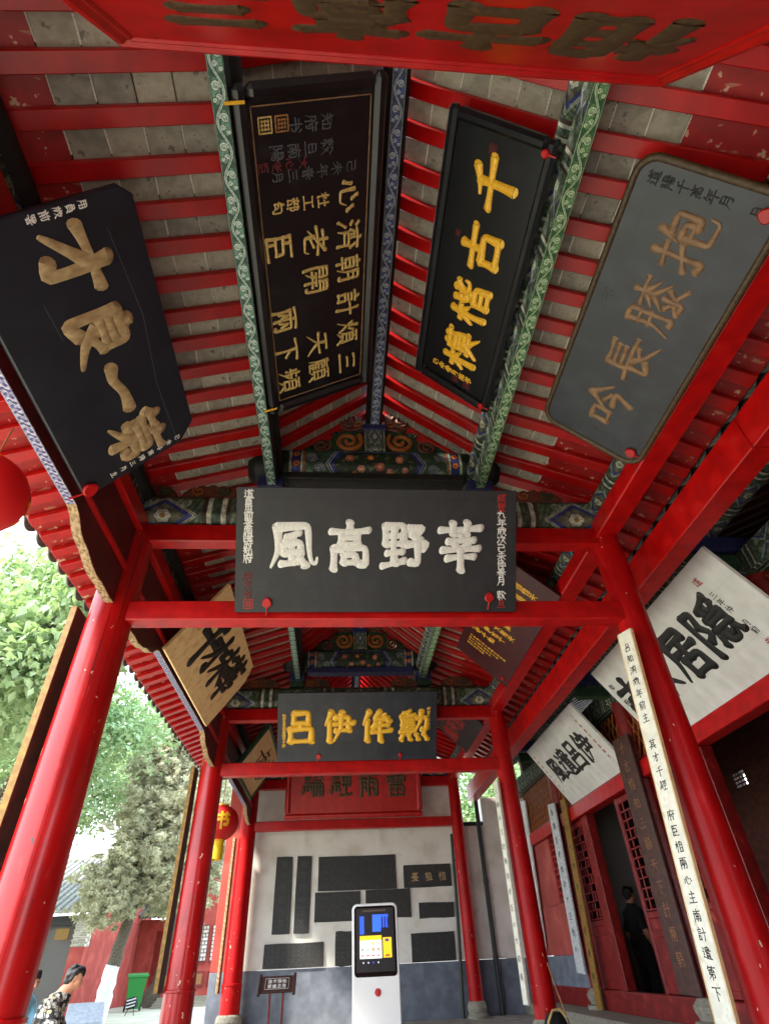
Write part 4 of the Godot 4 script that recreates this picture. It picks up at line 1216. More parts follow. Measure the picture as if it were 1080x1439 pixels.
# ------------------------------------------------------------------ end wall with stone tablets
func build_end_wall() -> void:
	var w := thing("end_wall", "white end wall with a grey dado closing the walkway", "wall")
	plank("plaster", Vector3(-2.1, 0.921, -15.62), Vector3(2.98, 6.2, -15.3), M.lime_wall, w)
	plank("dado", Vector3(-2.1, 0.0, -15.62), Vector3(2.98, 0.919, -15.294), M.grey_dado, w)
	plank("red_end", Vector3(-2.64, 0.921, -15.63), Vector3(-2.102, 4.7, -15.29), M.red_wall, w)
	plank("dado_end", Vector3(-2.64, 0.0, -15.63), Vector3(-2.102, 0.919, -15.286), M.grey_dado, w)
	plank("plaster", Vector3(2.982, 0.921, -15.9), Vector3(4.75, 3.52, -15.5), M.lime_wall, w)
	plank("dado", Vector3(2.982, 0.0, -15.9), Vector3(4.75, 0.919, -15.494), M.grey_dado, w)
	plank("plaster", Vector3(3.62, 3.522, -15.9), Vector3(4.75, 4.15, -15.5), M.lime_wall, w)
	plank("window_sill", Vector3(3.02, 3.522, -15.85), Vector3(3.6, 3.6, -15.45), M.dark_timber, w)
	var rects := [[-1.42, 2.965, -1.045, 1.515], [-0.945, 2.96, -0.615, 1.51], [-0.45, 2.93, 1.35, 2.265], [1.535, 2.71, 2.65, 2.265], [-0.505, 2.245, 0.515, 1.7], [0.645, 2.255, 1.66, 1.72], [1.835, 1.97, 2.64, 1.685], [1.625, 1.43, 2.58, 0.925], [-1.555, 1.355, -0.29, 0.935], [-0.035, 1.52, 0.32, 0.925]]
	var labels := ["tall narrow black stone tablet, leftmost of the upright pair", "tall narrow black stone tablet, right one of the upright pair", "largest black stone tablet, high in the middle of the end wall", "dark stone tablet with three pale carved characters beside the bamboo pipe", "square black stone tablet left above the white kiosk", "black stone tablet right behind the top of the white kiosk", "small blank black stone slab under the three-character tablet", "wide black stone tablet low on the right above the dado", "mottled black stone tablet low on the left above the small notice", "narrow black stone tablet half hidden by the left side of the kiosk"]
	for i in rects.size():
		var r: Array = rects[i]
		var cx: float = (r[0] + r[2]) * 0.5
		var cy: float = (r[1] + r[3]) * 0.5
		var t := thing("stone_tablet", labels[i], "tablet", at(cx, cy, -15.29), "stone tablets on the end wall")
		var ww: float = r[2] - r[0]
		var hh: float = r[1] - r[3]
		var p := PackedVector2Array()
		for q in [[-1, -1], [-0.3, -1], [0.4, -1], [1, -1], [1, 0], [1, 1], [0.2, 1], [-0.5, 1], [-1, 1], [-1, 0.1]]:
			p.append(Vector2(q[0] * ww * 0.5 + rng.randf_range(-0.008, 0.008), q[1] * hh * 0.5 + rng.randf_range(-0.008, 0.008)))
		part("slab", t, slab(p, 0.05, 0.006), M.black_slate)
		if i == 3:
			chars(t, "臺祖相", Vector3(-0.3, -0.02, 0.026), Vector3(0.32, 0, 0), 0.17, M.aged_gold, 0.06, 0.004)
		elif i < 2:
			inscription(t, ["南千古計天用", "知年次心下文"][i], Vector3(0, 0.56, 0.026), Vector3(0, -0.22, 0), 0.15, M.carved_line, 0.05, 0.003)
		elif i in [8, 9]:
			var cols := int(ww / 0.11)
			for c in cols:
				var s := ""
				for k in int(hh / 0.075) - 1: s += "風高野伊三天下心年月南古千文主其知相"[rng.randi() % 18]
				inscription(t, s, Vector3(ww * 0.5 - 0.08 - 0.11 * c, hh * 0.5 - 0.07, 0.0255), Vector3(0, -0.075, 0), 0.05, M.carved_line, 0.05, 0.0015)
	var pm := MB.new()
	add_tube(pm, PackedVector3Array([Vector3(2.73, 3.3, -15.16), Vector3(2.7, 2.2, -15.16), Vector3(2.66, 1.2, -15.15), Vector3(2.6, 0.2, -15.12), Vector3(2.6, 0.0, -15.12)]), PackedFloat32Array([0.035, 0.036, 0.038, 0.036, 0.036]), 10)
	for k in 9:
		tube2(pm, Vector3(2.735 - 0.013 * k, 3.1 - 0.34 * k, -15.16), Vector3(2.735 - 0.013 * k, 3.08 - 0.34 * k, -15.16), 0.041, 0.041, 10)
	single("bamboo_pole", "dark green bamboo pole leaning by the slim column", "pole", pm.mesh(), M.green_pipe)
	var ip := MB.new()
	tube2(ip, Vector3(3.48, 0.0, -15.4), Vector3(3.48, 4.3, -15.4), 0.055, 0.055, 12)
	for y in [0.9, 2.3, 3.5]: tube2(ip, Vector3(3.48, y, -15.4), Vector3(3.48, y + 0.08, -15.4), 0.066, 0.066, 12)
	single("drain_pipe", "dark iron drain pipe standing on the right bit of end wall", "pipe", ip.mesh(), M.dark_iron)

# ------------------------------------------------------------------ name boards
func tilted(a: Vector3, b: Vector3, up_: Vector3) -> Transform3D:   # frame in the middle of a board: a = middle of the lower edge, b = middle of the upper edge, up_ = reading direction
	var y := (b - a).normalized()
	var x := up_.normalized()
	return Transform3D(Basis(x, y, x.cross(y)), (a + b) * 0.5)

func side_board(called: String, label: String, xb: float, yb: float, xt: float, yt: float, z0: float, z1: float) -> Node3D:
	var zc := (z0 + z1) * 0.5
	return thing(called, label, "plaque", tilted(Vector3(xb, yb, zc), Vector3(xt, yt, zc), Vector3(0, 0, -1 if xt > xb else 1)))

func rail_frame(t: Node3D, w: float, h: float, rw: float, depth: float, material: Material, z := 0.0) -> void:
	for s in [-1.0, 1.0]:
		part("frame_rail", t, box(Vector3(w, rw, depth), rw * 0.3), material, at(0, s * (h - rw) * 0.5, z))
		part("frame_rail", t, box(Vector3(rw, h - rw * 2.0 - 0.002, depth), rw * 0.3), material, at(s * (w - rw) * 0.5, 0, z))

func joints(t: Node3D, w: float, h: float, z: float, ys: Array, material: Material) -> void:   # seams where the planks of a board have opened
	for y in ys:
		var mb := MB.new()
		var x := -w * 0.5
		var yy: float = y * h
		while x < w * 0.5 - 0.01:
			var nx := minf(x + rng.randf_range(0.15, 0.5), w * 0.5)
			var ny: float = y * h + rng.randf_range(-0.004, 0.004)
			bar(mb, Vector3(x, yy, z), Vector3(nx, ny, z), rng.randf_range(0.0015, 0.0035), 0.0012, 0.0, Vector3.BACK)
			x = nx
			yy = ny
		part("plank_seam", t, mb.mesh(), material)

func hook(t: Node3D, p: Vector3, s := 0.05) -> void:   # red spade-shaped fixing below a board
	var pts := PackedVector2Array()
	for i in 16:
		var a := TAU * i / 16.0
		pts.append(Vector2(sin(a) * s * (1.0 - 0.25 * maxf(0.0, cos(a))), cos(a) * s * (1.15 if cos(a) > 0.0 else 0.9)))
	var k := part("fixing_knob", t, slab(pts, 0.03, 0.008), M.red_paint, at(p.x, p.y, p.z))
	var mb := MB.new()
	bar(mb, Vector3(0, -s * 0.8, 0), Vector3(-s * 0.2, -s * 2.6, -0.02), 0.014, 0.012, 0.003, Vector3.RIGHT)
	part("iron_hook", k, mb.mesh(), M.red_paint)

func build_plaques() -> void:
	# 1 the big dark board on the left, four worn gilt characters
	var t := side_board("name_board", "large black board with four worn gilt brush characters, hung on the left above the apron", -1.99, 3.834, -1.29, 4.6, -1.39, -3.39)
	var p := PackedVector2Array([Vector2(-1.0, -0.46), Vector2(-0.95, -0.52), Vector2(0.97, -0.52), Vector2(1.0, -0.47), Vector2(1.0, 0.36), Vector2(0.86, 0.52), Vector2(-0.93, 0.52), Vector2(-1.0, 0.44)])
	for i in p.size(): p[i].x = -p[i].x
	for i in p.size(): p[i].x = -p[i].x
	part("board", t, slab(p, 0.05, 0.01), M.aged_black_board)
	chars(t, "才良一第", Vector3(-0.68, 0.04, 0.027), Vector3(0.465, -0.005, 0), 0.43, M.aged_gold, 0.092, 0.006)
	inscription(t, "己未年南陽三月主", Vector3(0.93, 0.34, 0.0255), Vector3(0.0, -0.085, 0), 0.05, M.white_paint, 0.07)
	inscription(t, "用員歲前署", Vector3(-0.955, 0.2, 0.0255), Vector3(0.0, -0.075, 0), 0.055, M.white_paint, 0.06)
	var cr := MB.new()
	for q in [[Vector2(-0.8, 0.3), Vector2(-0.2, 0.36)], [Vector2(-0.2, 0.36), Vector2(0.35, 0.31)], [Vector2(0.35, 0.31), Vector2(0.9, 0.33)], [Vector2(-0.5, -0.22), Vector2(-0.25, -0.2)]]:
		bar(cr, Vector3(q[0].x, q[0].y, 0.025), Vector3(q[1].x, q[1].y, 0.025), 0.004, 0.002, 0.0, Vector3.BACK)
	part("crack", t, cr.mesh(), M.faint_ink)
	hook(t, Vector3(0.93, -0.47, 0.04), 0.06)
	# 2 the poem board under the left slope
	t = side_board("poem_board", "black framed poem board with rows of small gold characters, under the left roof slope", -0.72, 5.13, 0.26, 5.706, -1.015, -3.623)
	part("board", t, box(Vector3(2.44, 0.96, 0.03), 0.004), M.black_lacquer)
	rail_frame(t, 2.62, 1.14, 0.1, 0.08, M.black_lacquer, 0.02)
	for s in [-1.0, 1.0]:
		part("gilt_line", t, box(Vector3(2.36, 0.008, 0.006), 0.001), M.umber_paint, at(0, s * 0.45, 0.017))
		part("gilt_line", t, box(Vector3(0.008, 0.89, 0.006), 0.001), M.umber_paint, at(s * 1.18, 0, 0.017))
	var cols := ["三顧頻", "煩天下", "計 兩", "朝開 ", "濟老臣", "心  "]
	var xs := [0.98, 0.66, 0.35, 0.05, -0.25, -0.55]
	for i in 6:
		for k in 3:
			var ch: String = cols[i][k]
			if ch == " ": continue
			chars(t, ch, Vector3(xs[i] + rng.randf_range(-0.02, 0.02), 0.29 - 0.31 * k, 0.016), Vector3.ZERO, 0.23, M.pale_gilt, 0.056, 0.009)
	inscription(t, "杜工部句", Vector3(-0.55, 0.06, 0.016), Vector3(0, -0.125, 0), 0.1, M.pale_gilt, 0.07)
	inscription(t, "己未年春三月", Vector3(-0.75, 0.3, 0.016), Vector3(0, -0.12, 0), 0.09, M.faint_ink, 0.05)
	inscription(t, "穀旦南陽", Vector3(-0.9, 0.1, 0.016), Vector3(0, -0.13, 0), 0.1, M.faint_ink, 0.05)
	inscription(t, "知府書", Vector3(-1.05, 0.1, 0.016), Vector3(0, -0.12, 0), 0.1, M.faint_ink, 0.05)
	inscription(t, "文心老臣", Vector3(-0.82, -0.1, 0.016), Vector3(0, -0.1, 0), 0.08, M.dull_red_ink, 0.05)
	seal(t, Vector3(-1.07, -0.24, 0.017), 0.045, M.tan_paint)
	seal(t, Vector3(-1.07, -0.36, 0.017), 0.045, M.pale_gilt)
	for x in [-1.22, 1.22]:
		var hk := MB.new()
		bar(hk, Vector3(x, -0.5, 0.06), Vector3(x, -0.63, 0.05), 0.02, 0.012, 0.003, Vector3.BACK)
		part("brass_clip", t, hk.mesh(), M.gold_leaf)
	# 3 the framed board with four bright gold characters
	t = side_board("name_board", "black framed board with four bright yellow-gold raised characters, under the right roof slope", 1.45, 5.18, 0.79, 5.886, -1.21, -3.58)
	part("board", t, box(Vector3(2.22, 0.82, 0.03), 0.004), M.black_lacquer)
	rail_frame(t, 2.37, 0.97, 0.085, 0.09, M.black_lacquer, 0.025)
	chars(t, "模楷古千", Vector3(-0.7, -0.02, 0.015), Vector3(0.49, 0, 0), 0.39, M.gold_leaf, 0.085, 0.022)
	inscription(t, "己未春月南書", Vector3(-0.97, 0.25, 0.0155), Vector3(0, -0.085, 0), 0.075, M.gold_leaf, 0.08)
	seal(t, Vector3(-1.03, -0.02, 0.016), 0.035, M.dull_red_ink)
	seal(t, Vector3(-1.03, -0.17, 0.016), 0.035, M.dull_red_ink)
	seal(t, Vector3(0.99, 0.05, 0.016), 0.03, M.dull_red_ink)
	seal(t, Vector3(0.32, 0.24, 0.016), 0.022, M.dull_red_ink)
	hook(t, Vector3(1.1, -0.42, 0.08), 0.03)
	hook(t, Vector3(-1.1, -0.42, 0.08), 0.03)
	# 4 the grey-black board with rounded corners
	t = side_board("name_board", "grey-black board with rounded brown rim and four tan characters, above the right lintel", 2.72, 4.435, 1.994, 5.117, -1.22, -3.55)
	part("board", t, slab(rrect(2.3, 0.98, 0.14), 0.03, 0.003), M.grey_black_board)
	var ring := PackedVector3Array()
	var rr := PackedFloat32Array()
	var out := rrect(2.32, 0.99, 0.14, 6)
	for i in out.size() + 1:
		ring.append(Vector3(out[i % out.size()].x, out[i % out.size()].y, 0.008))
		rr.append(0.028)
	var fm := MB.new()
	add_tube(fm, ring, rr, 8)
	part("rim", t, fm.mesh(), M.bronze_paint)
	chars(t, "吟長膝抱", Vector3(-0.71, -0.03, 0.016), Vector3(0.48, 0.003, 0), 0.4, M.umber_paint, 0.062, 0.012)
	inscription(t, "道陽千高年月吉旦", Vector3(1.04, 0.36, 0.0155), Vector3(0, -0.1, 0), 0.085, M.black_ink, 0.06)
	inscription(t, "南陽知府一用前三", Vector3(-1.0, 0.05, 0.0155), Vector3(0, -0.05, 0), 0.045, M.faint_ink, 0.05)
	inscription(t, "書", Vector3(0.2, 0.36, 0.0155), Vector3.ZERO, 0.1, M.faint_ink, 0.05)
	joints(t, 2.2, 0.95, 0.0154, [-0.28, 0.1, 0.36], M.faint_ink)
	hook(t, Vector3(-1.04, -0.4, 0.03), 0.05)
	hook(t, Vector3(1.04, -0.4, 0.03), 0.05)
	# 5 the big red board overhead, seen from behind its reading side
	var u := Vector3(0, 0.92, -0.39).normalized()
	var top := Vector3(0.28, 4.55, -0.72)
	t = thing("name_board", "big red framed board with dark bronze characters leaning overhead at the top edge", "plaque", tilted(top - u * 1.3, top, Vector3.LEFT))
	part("board", t, box(Vector3(2.7, 1.2, 0.03), 0.004), M.red_paint)
	rail_frame(t, 2.82, 1.3, 0.07, 0.06, M.red_paint, 0.012)
	rail_frame(t, 2.68, 1.16, 0.035, 0.04, M.red_paint, 0.008)
	chars(t, "相古高三", Vector3(-0.88, 0.0, 0.015), Vector3(0.575, 0, 0), 0.56, M.bronze_paint, 0.1, 0.006)
	# 6 the black board with four white characters on the first frame
	t = thing("name_board", "charcoal board with four big white characters across the first cross beam", "plaque", tilted(Vector3(0.345, 3.5, -4.6), Vector3(0.345, 4.41, -3.89), Vector3.RIGHT))
	part("board", t, box(Vector3(2.63, 1.154, 0.045), 0.006), M.charcoal_board)
	chars(t, "風高野莘", Vector3(-0.79, 0.03, 0.023), Vector3(0.522, 0.004, 0), 0.46, M.white_paint, 0.078, 0.005)
	inscription(t, "道員用前署南陽府知府", Vector3(-1.2, 0.51, 0.0235), Vector3(0, -0.066, 0), 0.085, M.white_paint, 0.07)
	inscription(t, "府文書", Vector3(-1.2, -0.25, 0.0235), Vector3(0, -0.085, 0), 0.085, M.dull_red_ink, 0.07)
	seal(t, Vector3(-1.19, -0.5, 0.024), 0.04, M.red_ink)
	inscription(t, "咸豐", Vector3(1.17, 0.5, 0.0235), Vector3(0, -0.082, 0), 0.085, M.red_ink, 0.075)
	inscription(t, "九年歲次己未仲春月", Vector3(1.17, 0.345, 0.0235), Vector3(0, -0.079, 0), 0.085, M.white_paint, 0.07)
	inscription(t, "穀", Vector3(1.17, -0.42, 0.0235), Vector3.ZERO, 0.085, M.white_paint, 0.07)
	inscription(t, "旦", Vector3(1.17, -0.5, 0.0235), Vector3.ZERO, 0.075, M.red_ink, 0.07)
	joints(t, 2.6, 1.15, 0.0229, [-0.3, 0.18, 0.42], M.black_ink)
	hook(t, Vector3(-1.02, -0.49, 0.04), 0.045)
	hook(t, Vector3(1.05, -0.44, 0.04), 0.045)
	# 7 the board with four gold characters on the second frame
	t = thing("name_board", "black board with four fat gold characters across the second cross beam", "plaque", tilted(Vector3(0.31, 3.62, -9.9), Vector3(0.31, 4.52, -9.18), Vector3.RIGHT))
	part("board", t, box(Vector3(2.68, 1.152, 0.05), 0.006), M.grey_black_board)
	chars(t, "呂伊侔勲", Vector3(-0.95, 0.0, 0.025), Vector3(0.635, 0.0, 0), 0.52, M.gold_leaf, 0.095, 0.016)
	inscription(t, "咸豐九年春月", Vector3(1.2, 0.28, 0.0255), Vector3(0, -0.065, 0), 0.06, M.gold_leaf, 0.07)
	inscription(t, "知府員用前南陽書文府", Vector3(-1.23, 0.2, 0.0255), Vector3(0, -0.056, 0), 0.06, M.gold_leaf, 0.07)
	joints(t, 2.65, 1.15, 0.0254, [-0.25, 0.2, 0.36], M.black_ink)
	hook(t, Vector3(-0.65, -0.49, 0.04), 0.045)
	hook(t, Vector3(0.72, -0.49, 0.04), 0.035)
	# 8 the red board on the last frame
	t = thing("name_board", "red framed board with four dull bronze characters above the end wall", "plaque", tilted(Vector3(0.37, 3.62, -14.72), Vector3(0.37, 5.1, -14.42), Vector3.RIGHT))
	part("board", t, box(Vector3(3.02, 1.32, 0.04), 0.005), M.red_paint)
	rail_frame(t, 3.26, 1.5, 0.12, 0.1, M.red_paint, 0.02)
	chars(t, "綸經雨雷", Vector3(-0.98, -0.03, 0.02), Vector3(0.67, -0.01, 0), 0.52, M.bronze_paint, 0.08, 0.012)
	hook(t, Vector3(-0.85, -0.7, 0.08), 0.035)
	hook(t, Vector3(0.95, -0.7, 0.08), 0.035)
	# 9, 10 the pale boards on the left
	t = side_board("name_board", "tan board with four black brush characters hung beyond the first left column", -1.99, 3.79, -1.375, 4.65, -5.96, -8.57)
	part("board", t, slab(PackedVector2Array([Vector2(-1.305, -0.53), Vector2(1.305, -0.53), Vector2(1.305, 0.3), Vector2(1.1, 0.53), Vector2(-1.305, 0.53)]), 0.045, 0.006), M.tan_board)
	chars(t, "千", Vector3(-0.62, 0.0, 0.0236), Vector3.ZERO, 0.66, M.black_ink, 0.1, 0.004)
	chars(t, "才", Vector3(-0.2, 0.02, 0.0236), Vector3.ZERO, 0.62, M.black_ink, 0.09, 0.004)
	chars(t, "未", Vector3(0.24, 0.06, 0.0236), Vector3.ZERO, 0.6, M.black_ink, 0.09, 0.004)
	chars(t, "莘", Vector3(0.68, 0.08, 0.0236), Vector3.ZERO, 0.66, M.black_ink, 0.09, 0.004)
	seal(t, Vector3(-1.12, 0.0, 0.0235), 0.07, M.tan_paint)
	seal(t, Vector3(-1.12, 0.25, 0.0235), 0.07, M.tan_paint)
	t = side_board("name_board", "tan board in a dark green edge with thin black writing hung before the end wall", -1.99, 3.88, -1.375, 4.74, -11.3, -13.75)
	part("board", t, box(Vector3(2.3, 0.92, 0.04), 0.004), M.tan_board)
	rail_frame(t, 2.44, 1.06, 0.07, 0.1, M.green_paint, 0.0)
	for q in [["下", -0.3, -0.05], ["年", 0.1, 0.1], ["志", 0.5, 0.0], ["求", 0.8, 0.1]]:
		chars(t, q[0], Vector3(q[1], q[2], 0.021), Vector3.ZERO, 0.5, M.black_ink, 0.05, 0.003)
	# 11, 12 boards on the right above the lintel
	t = side_board("poem_board", "dark maroon board covered with slanting columns of gold writing above the second right lintel", 2.74, 4.405, 2.0, 5.13, -5.85, -8.75)
	part("board", t, box(Vector3(2.9, 1.03, 0.04), 0.005), M.maroon_board)
	var pool := "風高野伊三天下心年月南古千文主其知相臣老計前用書長"
	for c in 9:
		var s := ""
		for k in [6, 6, 5, 6, 4, 5, 6, 5, 4][c]: s += pool[rng.randi() % pool.length()]
		inscription(t, s, Vector3(1.1 - 0.2 * c, 0.4, 0.0205), Vector3(0, -0.125, 0), 0.12, M.gold_leaf, 0.09)
	for c in 4:
		var s := ""
		for k in 12 - 2 * c: s += pool[rng.randi() % pool.length()]
		inscription(t, s, Vector3(-0.75 - 0.085 * c, 0.35, 0.0205), Vector3(0, -0.058, 0), 0.045, M.gold_leaf, 0.1)
	hook(t, Vector3(-1.25, -0.4, 0.03), 0.04)
	t = side_board("name_board", "dark board with red brush characters half hidden beyond the second cross beam", 2.74, 4.39, 2.05, 5.1, -10.6, -12.4)
	part("board", t, box(Vector3(1.8, 0.99, 0.04), 0.005), M.charcoal_board)
	chars(t, "南天古年", Vector3(-0.6, 0.0, 0.021), Vector3(0.4, 0.0, 0), 0.38, M.red_ink, 0.09, 0.006)
	hook(t, Vector3(-0.75, -0.4, 0.03), 0.04)
	# 13, 14 the white boards on the hall
	t = side_board("name_board", "large white board with heavy black characters and red date, hung on the hall", 4.6, 3.13, 3.82, 4.25, -4.55, -7.86)
	part("board", t, box(Vector3(3.31, 1.365, 0.05), 0.006), M.white_board)
	chars(t, "志求居隱", Vector3(-1.22, 0.04, 0.026), Vector3(0.69, 0.01, 0), 0.62, M.black_ink, 0.088, 0.004)
	inscription(t, "道光", Vector3(1.22, 0.48, 0.0255), Vector3(0, -0.1, 0), 0.1, M.red_ink, 0.06)
	inscription(t, "三年仲夏月前", Vector3(1.22, 0.28, 0.0255), Vector3(0, -0.1, 0), 0.085, M.black_ink, 0.05)
	inscription(t, "書旦", Vector3(1.22, -0.38, 0.0255), Vector3(0, -0.1, 0), 0.09, M.red_ink, 0.06)
	inscription(t, "知南府文", Vector3(-1.5, 0.35, 0.0255), Vector3(0, -0.14, 0), 0.1, M.black_ink, 0.06)
	joints(t, 3.3, 1.36, 0.0254, [-0.2, 0.22], M.pewter_board)
	var wr := MB.new()
	tube2(wr, Vector3(0.9, 0.62, 0.02), Vector3(0.94, 1.0, -0.2), 0.008, 0.008, 6)
	part("hanging_wire", t, wr.mesh(), M.rope)
	t = side_board("name_board", "smaller white board with four black characters and red side writing, hung over the hall door", 4.6, 3.18, 3.87, 4.22, -9.03, -11.75)
	part("board", t, box(Vector3(2.72, 1.27, 0.05), 0.006), M.white_board)
	chars(t, "風遺呂伊", Vector3(-0.78, 0.02, 0.026), Vector3(0.5, 0.0, 0), 0.52, M.black_ink, 0.07, 0.004)
	inscription(t, "三年仲春月前南陽書", Vector3(1.12, 0.48, 0.0255), Vector3(0, -0.1, 0), 0.07, M.red_ink, 0.06)
	inscription(t, "知府用員年月旦文", Vector3(-1.24, 0.45, 0.0255), Vector3(0, -0.11, 0), 0.06, M.red_ink, 0.06)

# ------------------------------------------------------------------ couplet boards on the columns
func couplet(called: String, label: String, a: Vector3, b: Vector3, width: float, thick: float, normal: Vector3, board_m: Material, ink: Material, text: String, size: float, w := 0.06, edge: Material = null) -> Node3D:
	var y := (a - b).normalized()
	var x := y.cross(normal).normalized()
	var t := thing(called, label, "couplet board", Transform3D(Basis(x, y, x.cross(y)), b), "couplet boards")
	var l := a.distance_to(b)
	part("board", t, box(Vector3(width, l, thick), 0.006), board_m, at(0, l * 0.5, 0))
	if edge:
		for s in [-1.0, 1.0]:
			part("edge_strip", t, box(Vector3(0.008, l - 0.01, thick * 0.9), 0.001), edge, at(s * (width * 0.5 + 0.004), l * 0.5, 0))
	if text:
		inscription(t, text, Vector3(0, l - 0.16, thick * 0.5 + 0.0005), Vector3(0, -(l - 0.26) / text.length(), 0), size, ink, w)
	return t

func build_couplets() -> void:
	couplet("couplet_board", "long white couplet board with black writing on the near right column", Vector3(2.655, 3.27, -4.57), Vector3(2.535, 0.5, -4.74), 0.17, 0.034, Vector3(-1, 0, 0.28), M.cream_board, M.black_ink, "呂知濟歲年前主佐其才千經以府臣相兩心主南計遺第下", 0.075, 0.05, M.tan_board)
	couplet("couplet_board", "narrow white couplet board on the second right column", Vector3(2.655, 3.26, -10.0), Vector3(2.62, 0.42, -10.05), 0.12, 0.05, Vector3(-1, 0, 0.35), M.cream_board, M.faint_ink, "三顧天下計兩朝老臣心文前南", 0.08, 0.05)
	couplet("couplet_board", "yellow edged couplet board standing off the near left column", Vector3(-2.405, 3.57, -4.76), Vector3(-2.405, 0.74, -4.76), 0.3, 0.06, Vector3(-1, 0, 0), M.brown_board, M.gold_leaf, "三顧天下計兩朝老臣心", 0.18, 0.06, M.yellow_board)
	couplet("couplet_board", "yellow edged couplet board standing off the second left column", Vector3(-2.40, 3.6, -10.1), Vector3(-2.40, 0.74, -10.1), 0.3, 0.06, Vector3(-1, 0, 0), M.brown_board, M.gold_leaf, "南陽千古相知年文主", 0.18, 0.06, M.yellow_board)
	couplet("couplet_board", "thin wooden couplet board beside the last left column", Vector3(-2.385, 3.33, -14.98), Vector3(-2.385, 0.59, -14.98), 0.24, 0.05, Vector3(-1, 0, 0), M.bare_wood, M.black_ink, "", 0.1)
	couplet("couplet_board", "dark brown couplet board with gold writing on the middle hall column", Vector3(4.4, 3.55, -8.72), Vector3(4.4, 0.48, -8.85), 0.46, 0.04, Vector3(-1, 0, 0.1), M.brown_board, M.tan_paint, "千古相知三顧天下計兩朝", 0.16, 0.035)
	couplet("couplet_board", "silvery white couplet board with black writing left of the yellow one", Vector3(4.38, 3.36, -12.42), Vector3(4.38, 0.66, -12.65), 0.32, 0.04, Vector3(-1, 0, 0.1), M.pewter_board, M.black_ink, "南陽臣老知年文主相心", 0.12, 0.05)
	couplet("couplet_board", "yellow couplet board with dark writing leaning by the hall door", Vector3(4.45, 3.33, -11.9), Vector3(4.42, 0.2, -12.2), 0.2, 0.04, Vector3(-1, 0, 0.1), M.yellow_board, M.black_ink, "千古一文天下計未年", 0.11, 0.05)
	couplet("couplet_board", "plain white board hung at the far end of the hall front", Vector3(4.5, 3.9, -14.78), Vector3(4.5, 1.07, -15.18), 0.36, 0.04, Vector3(-1, 0, 0.1), M.white_board, M.black_ink, "", 0.1)

# ------------------------------------------------------------------ the hall on the right
func lattice(parent: Node3D, w: float, h: float, xf: Transform3D, nx: int, ny: int, material: Material) -> void:   # stepped key-pattern lattice of separate bars
	var t := 0.022
	for i in nx + 1:
		var x := -w * 0.5 + w * i / nx
		if i == 0 or i == nx or i % 2 == 0:
			part("lattice_bar", parent, box(Vector3(t, h, 0.025), 0.003), material, xf * at(x, 0, 0))
		else:
			for j in range(0, ny, 2):
				var a := -h * 0.5 + h * (j + (0.0 if i % 4 == 1 else 1.0)) / ny
				var l := minf(h / ny, h * 0.5 - a)
				if l > 0.02: part("lattice_bar", parent, box(Vector3(t, l, 0.022), 0.003), material, xf * at(x, a + l * 0.5, 0.001))
	for j in ny + 1:
		var y := -h * 0.5 + h * j / ny
		part("lattice_bar", parent, box(Vector3(w + t, t, 0.028), 0.003), material, xf * at(0, y, 0.0))

func door_leaf(hall: Node3D, p: Vector3, w: float, h: float, turn: float, label := "") -> void:   # base hinge corner at p; the leaf lies along its local x
	var mb := MB.new()
	for x in [0.04, w - 0.04]: boxc(mb, Vector3(x, h * 0.5, 0), Vector3(0.08, h, 0.055), 0.006)
	for y in [0.05, h * 0.27, h * 0.36, h - 0.05]: boxc(mb, Vector3(w * 0.5, y, 0), Vector3(w - 0.162, 0.08, 0.05), 0.006)
	var leaf := part("door_leaf", hall, mb.mesh(), M.maroon_door, Transform3D(Basis(Vector3.UP, turn), p), label)
	part("lower_panel", leaf, box(Vector3(w - 0.17, h * 0.27 - 0.1, 0.025), 0.004), M.maroon_door, at(w * 0.5, h * 0.135 + 0.02, 0))
	part("middle_panel", leaf, box(Vector3(w - 0.17, h * 0.09 - 0.085, 0.025), 0.004), M.maroon_door, at(w * 0.5, h * 0.315, 0))
	lattice(leaf, w - 0.18, h * 0.64 - 0.15, at(w * 0.5, h * 0.675, 0), 5, 11, M.maroon_door)

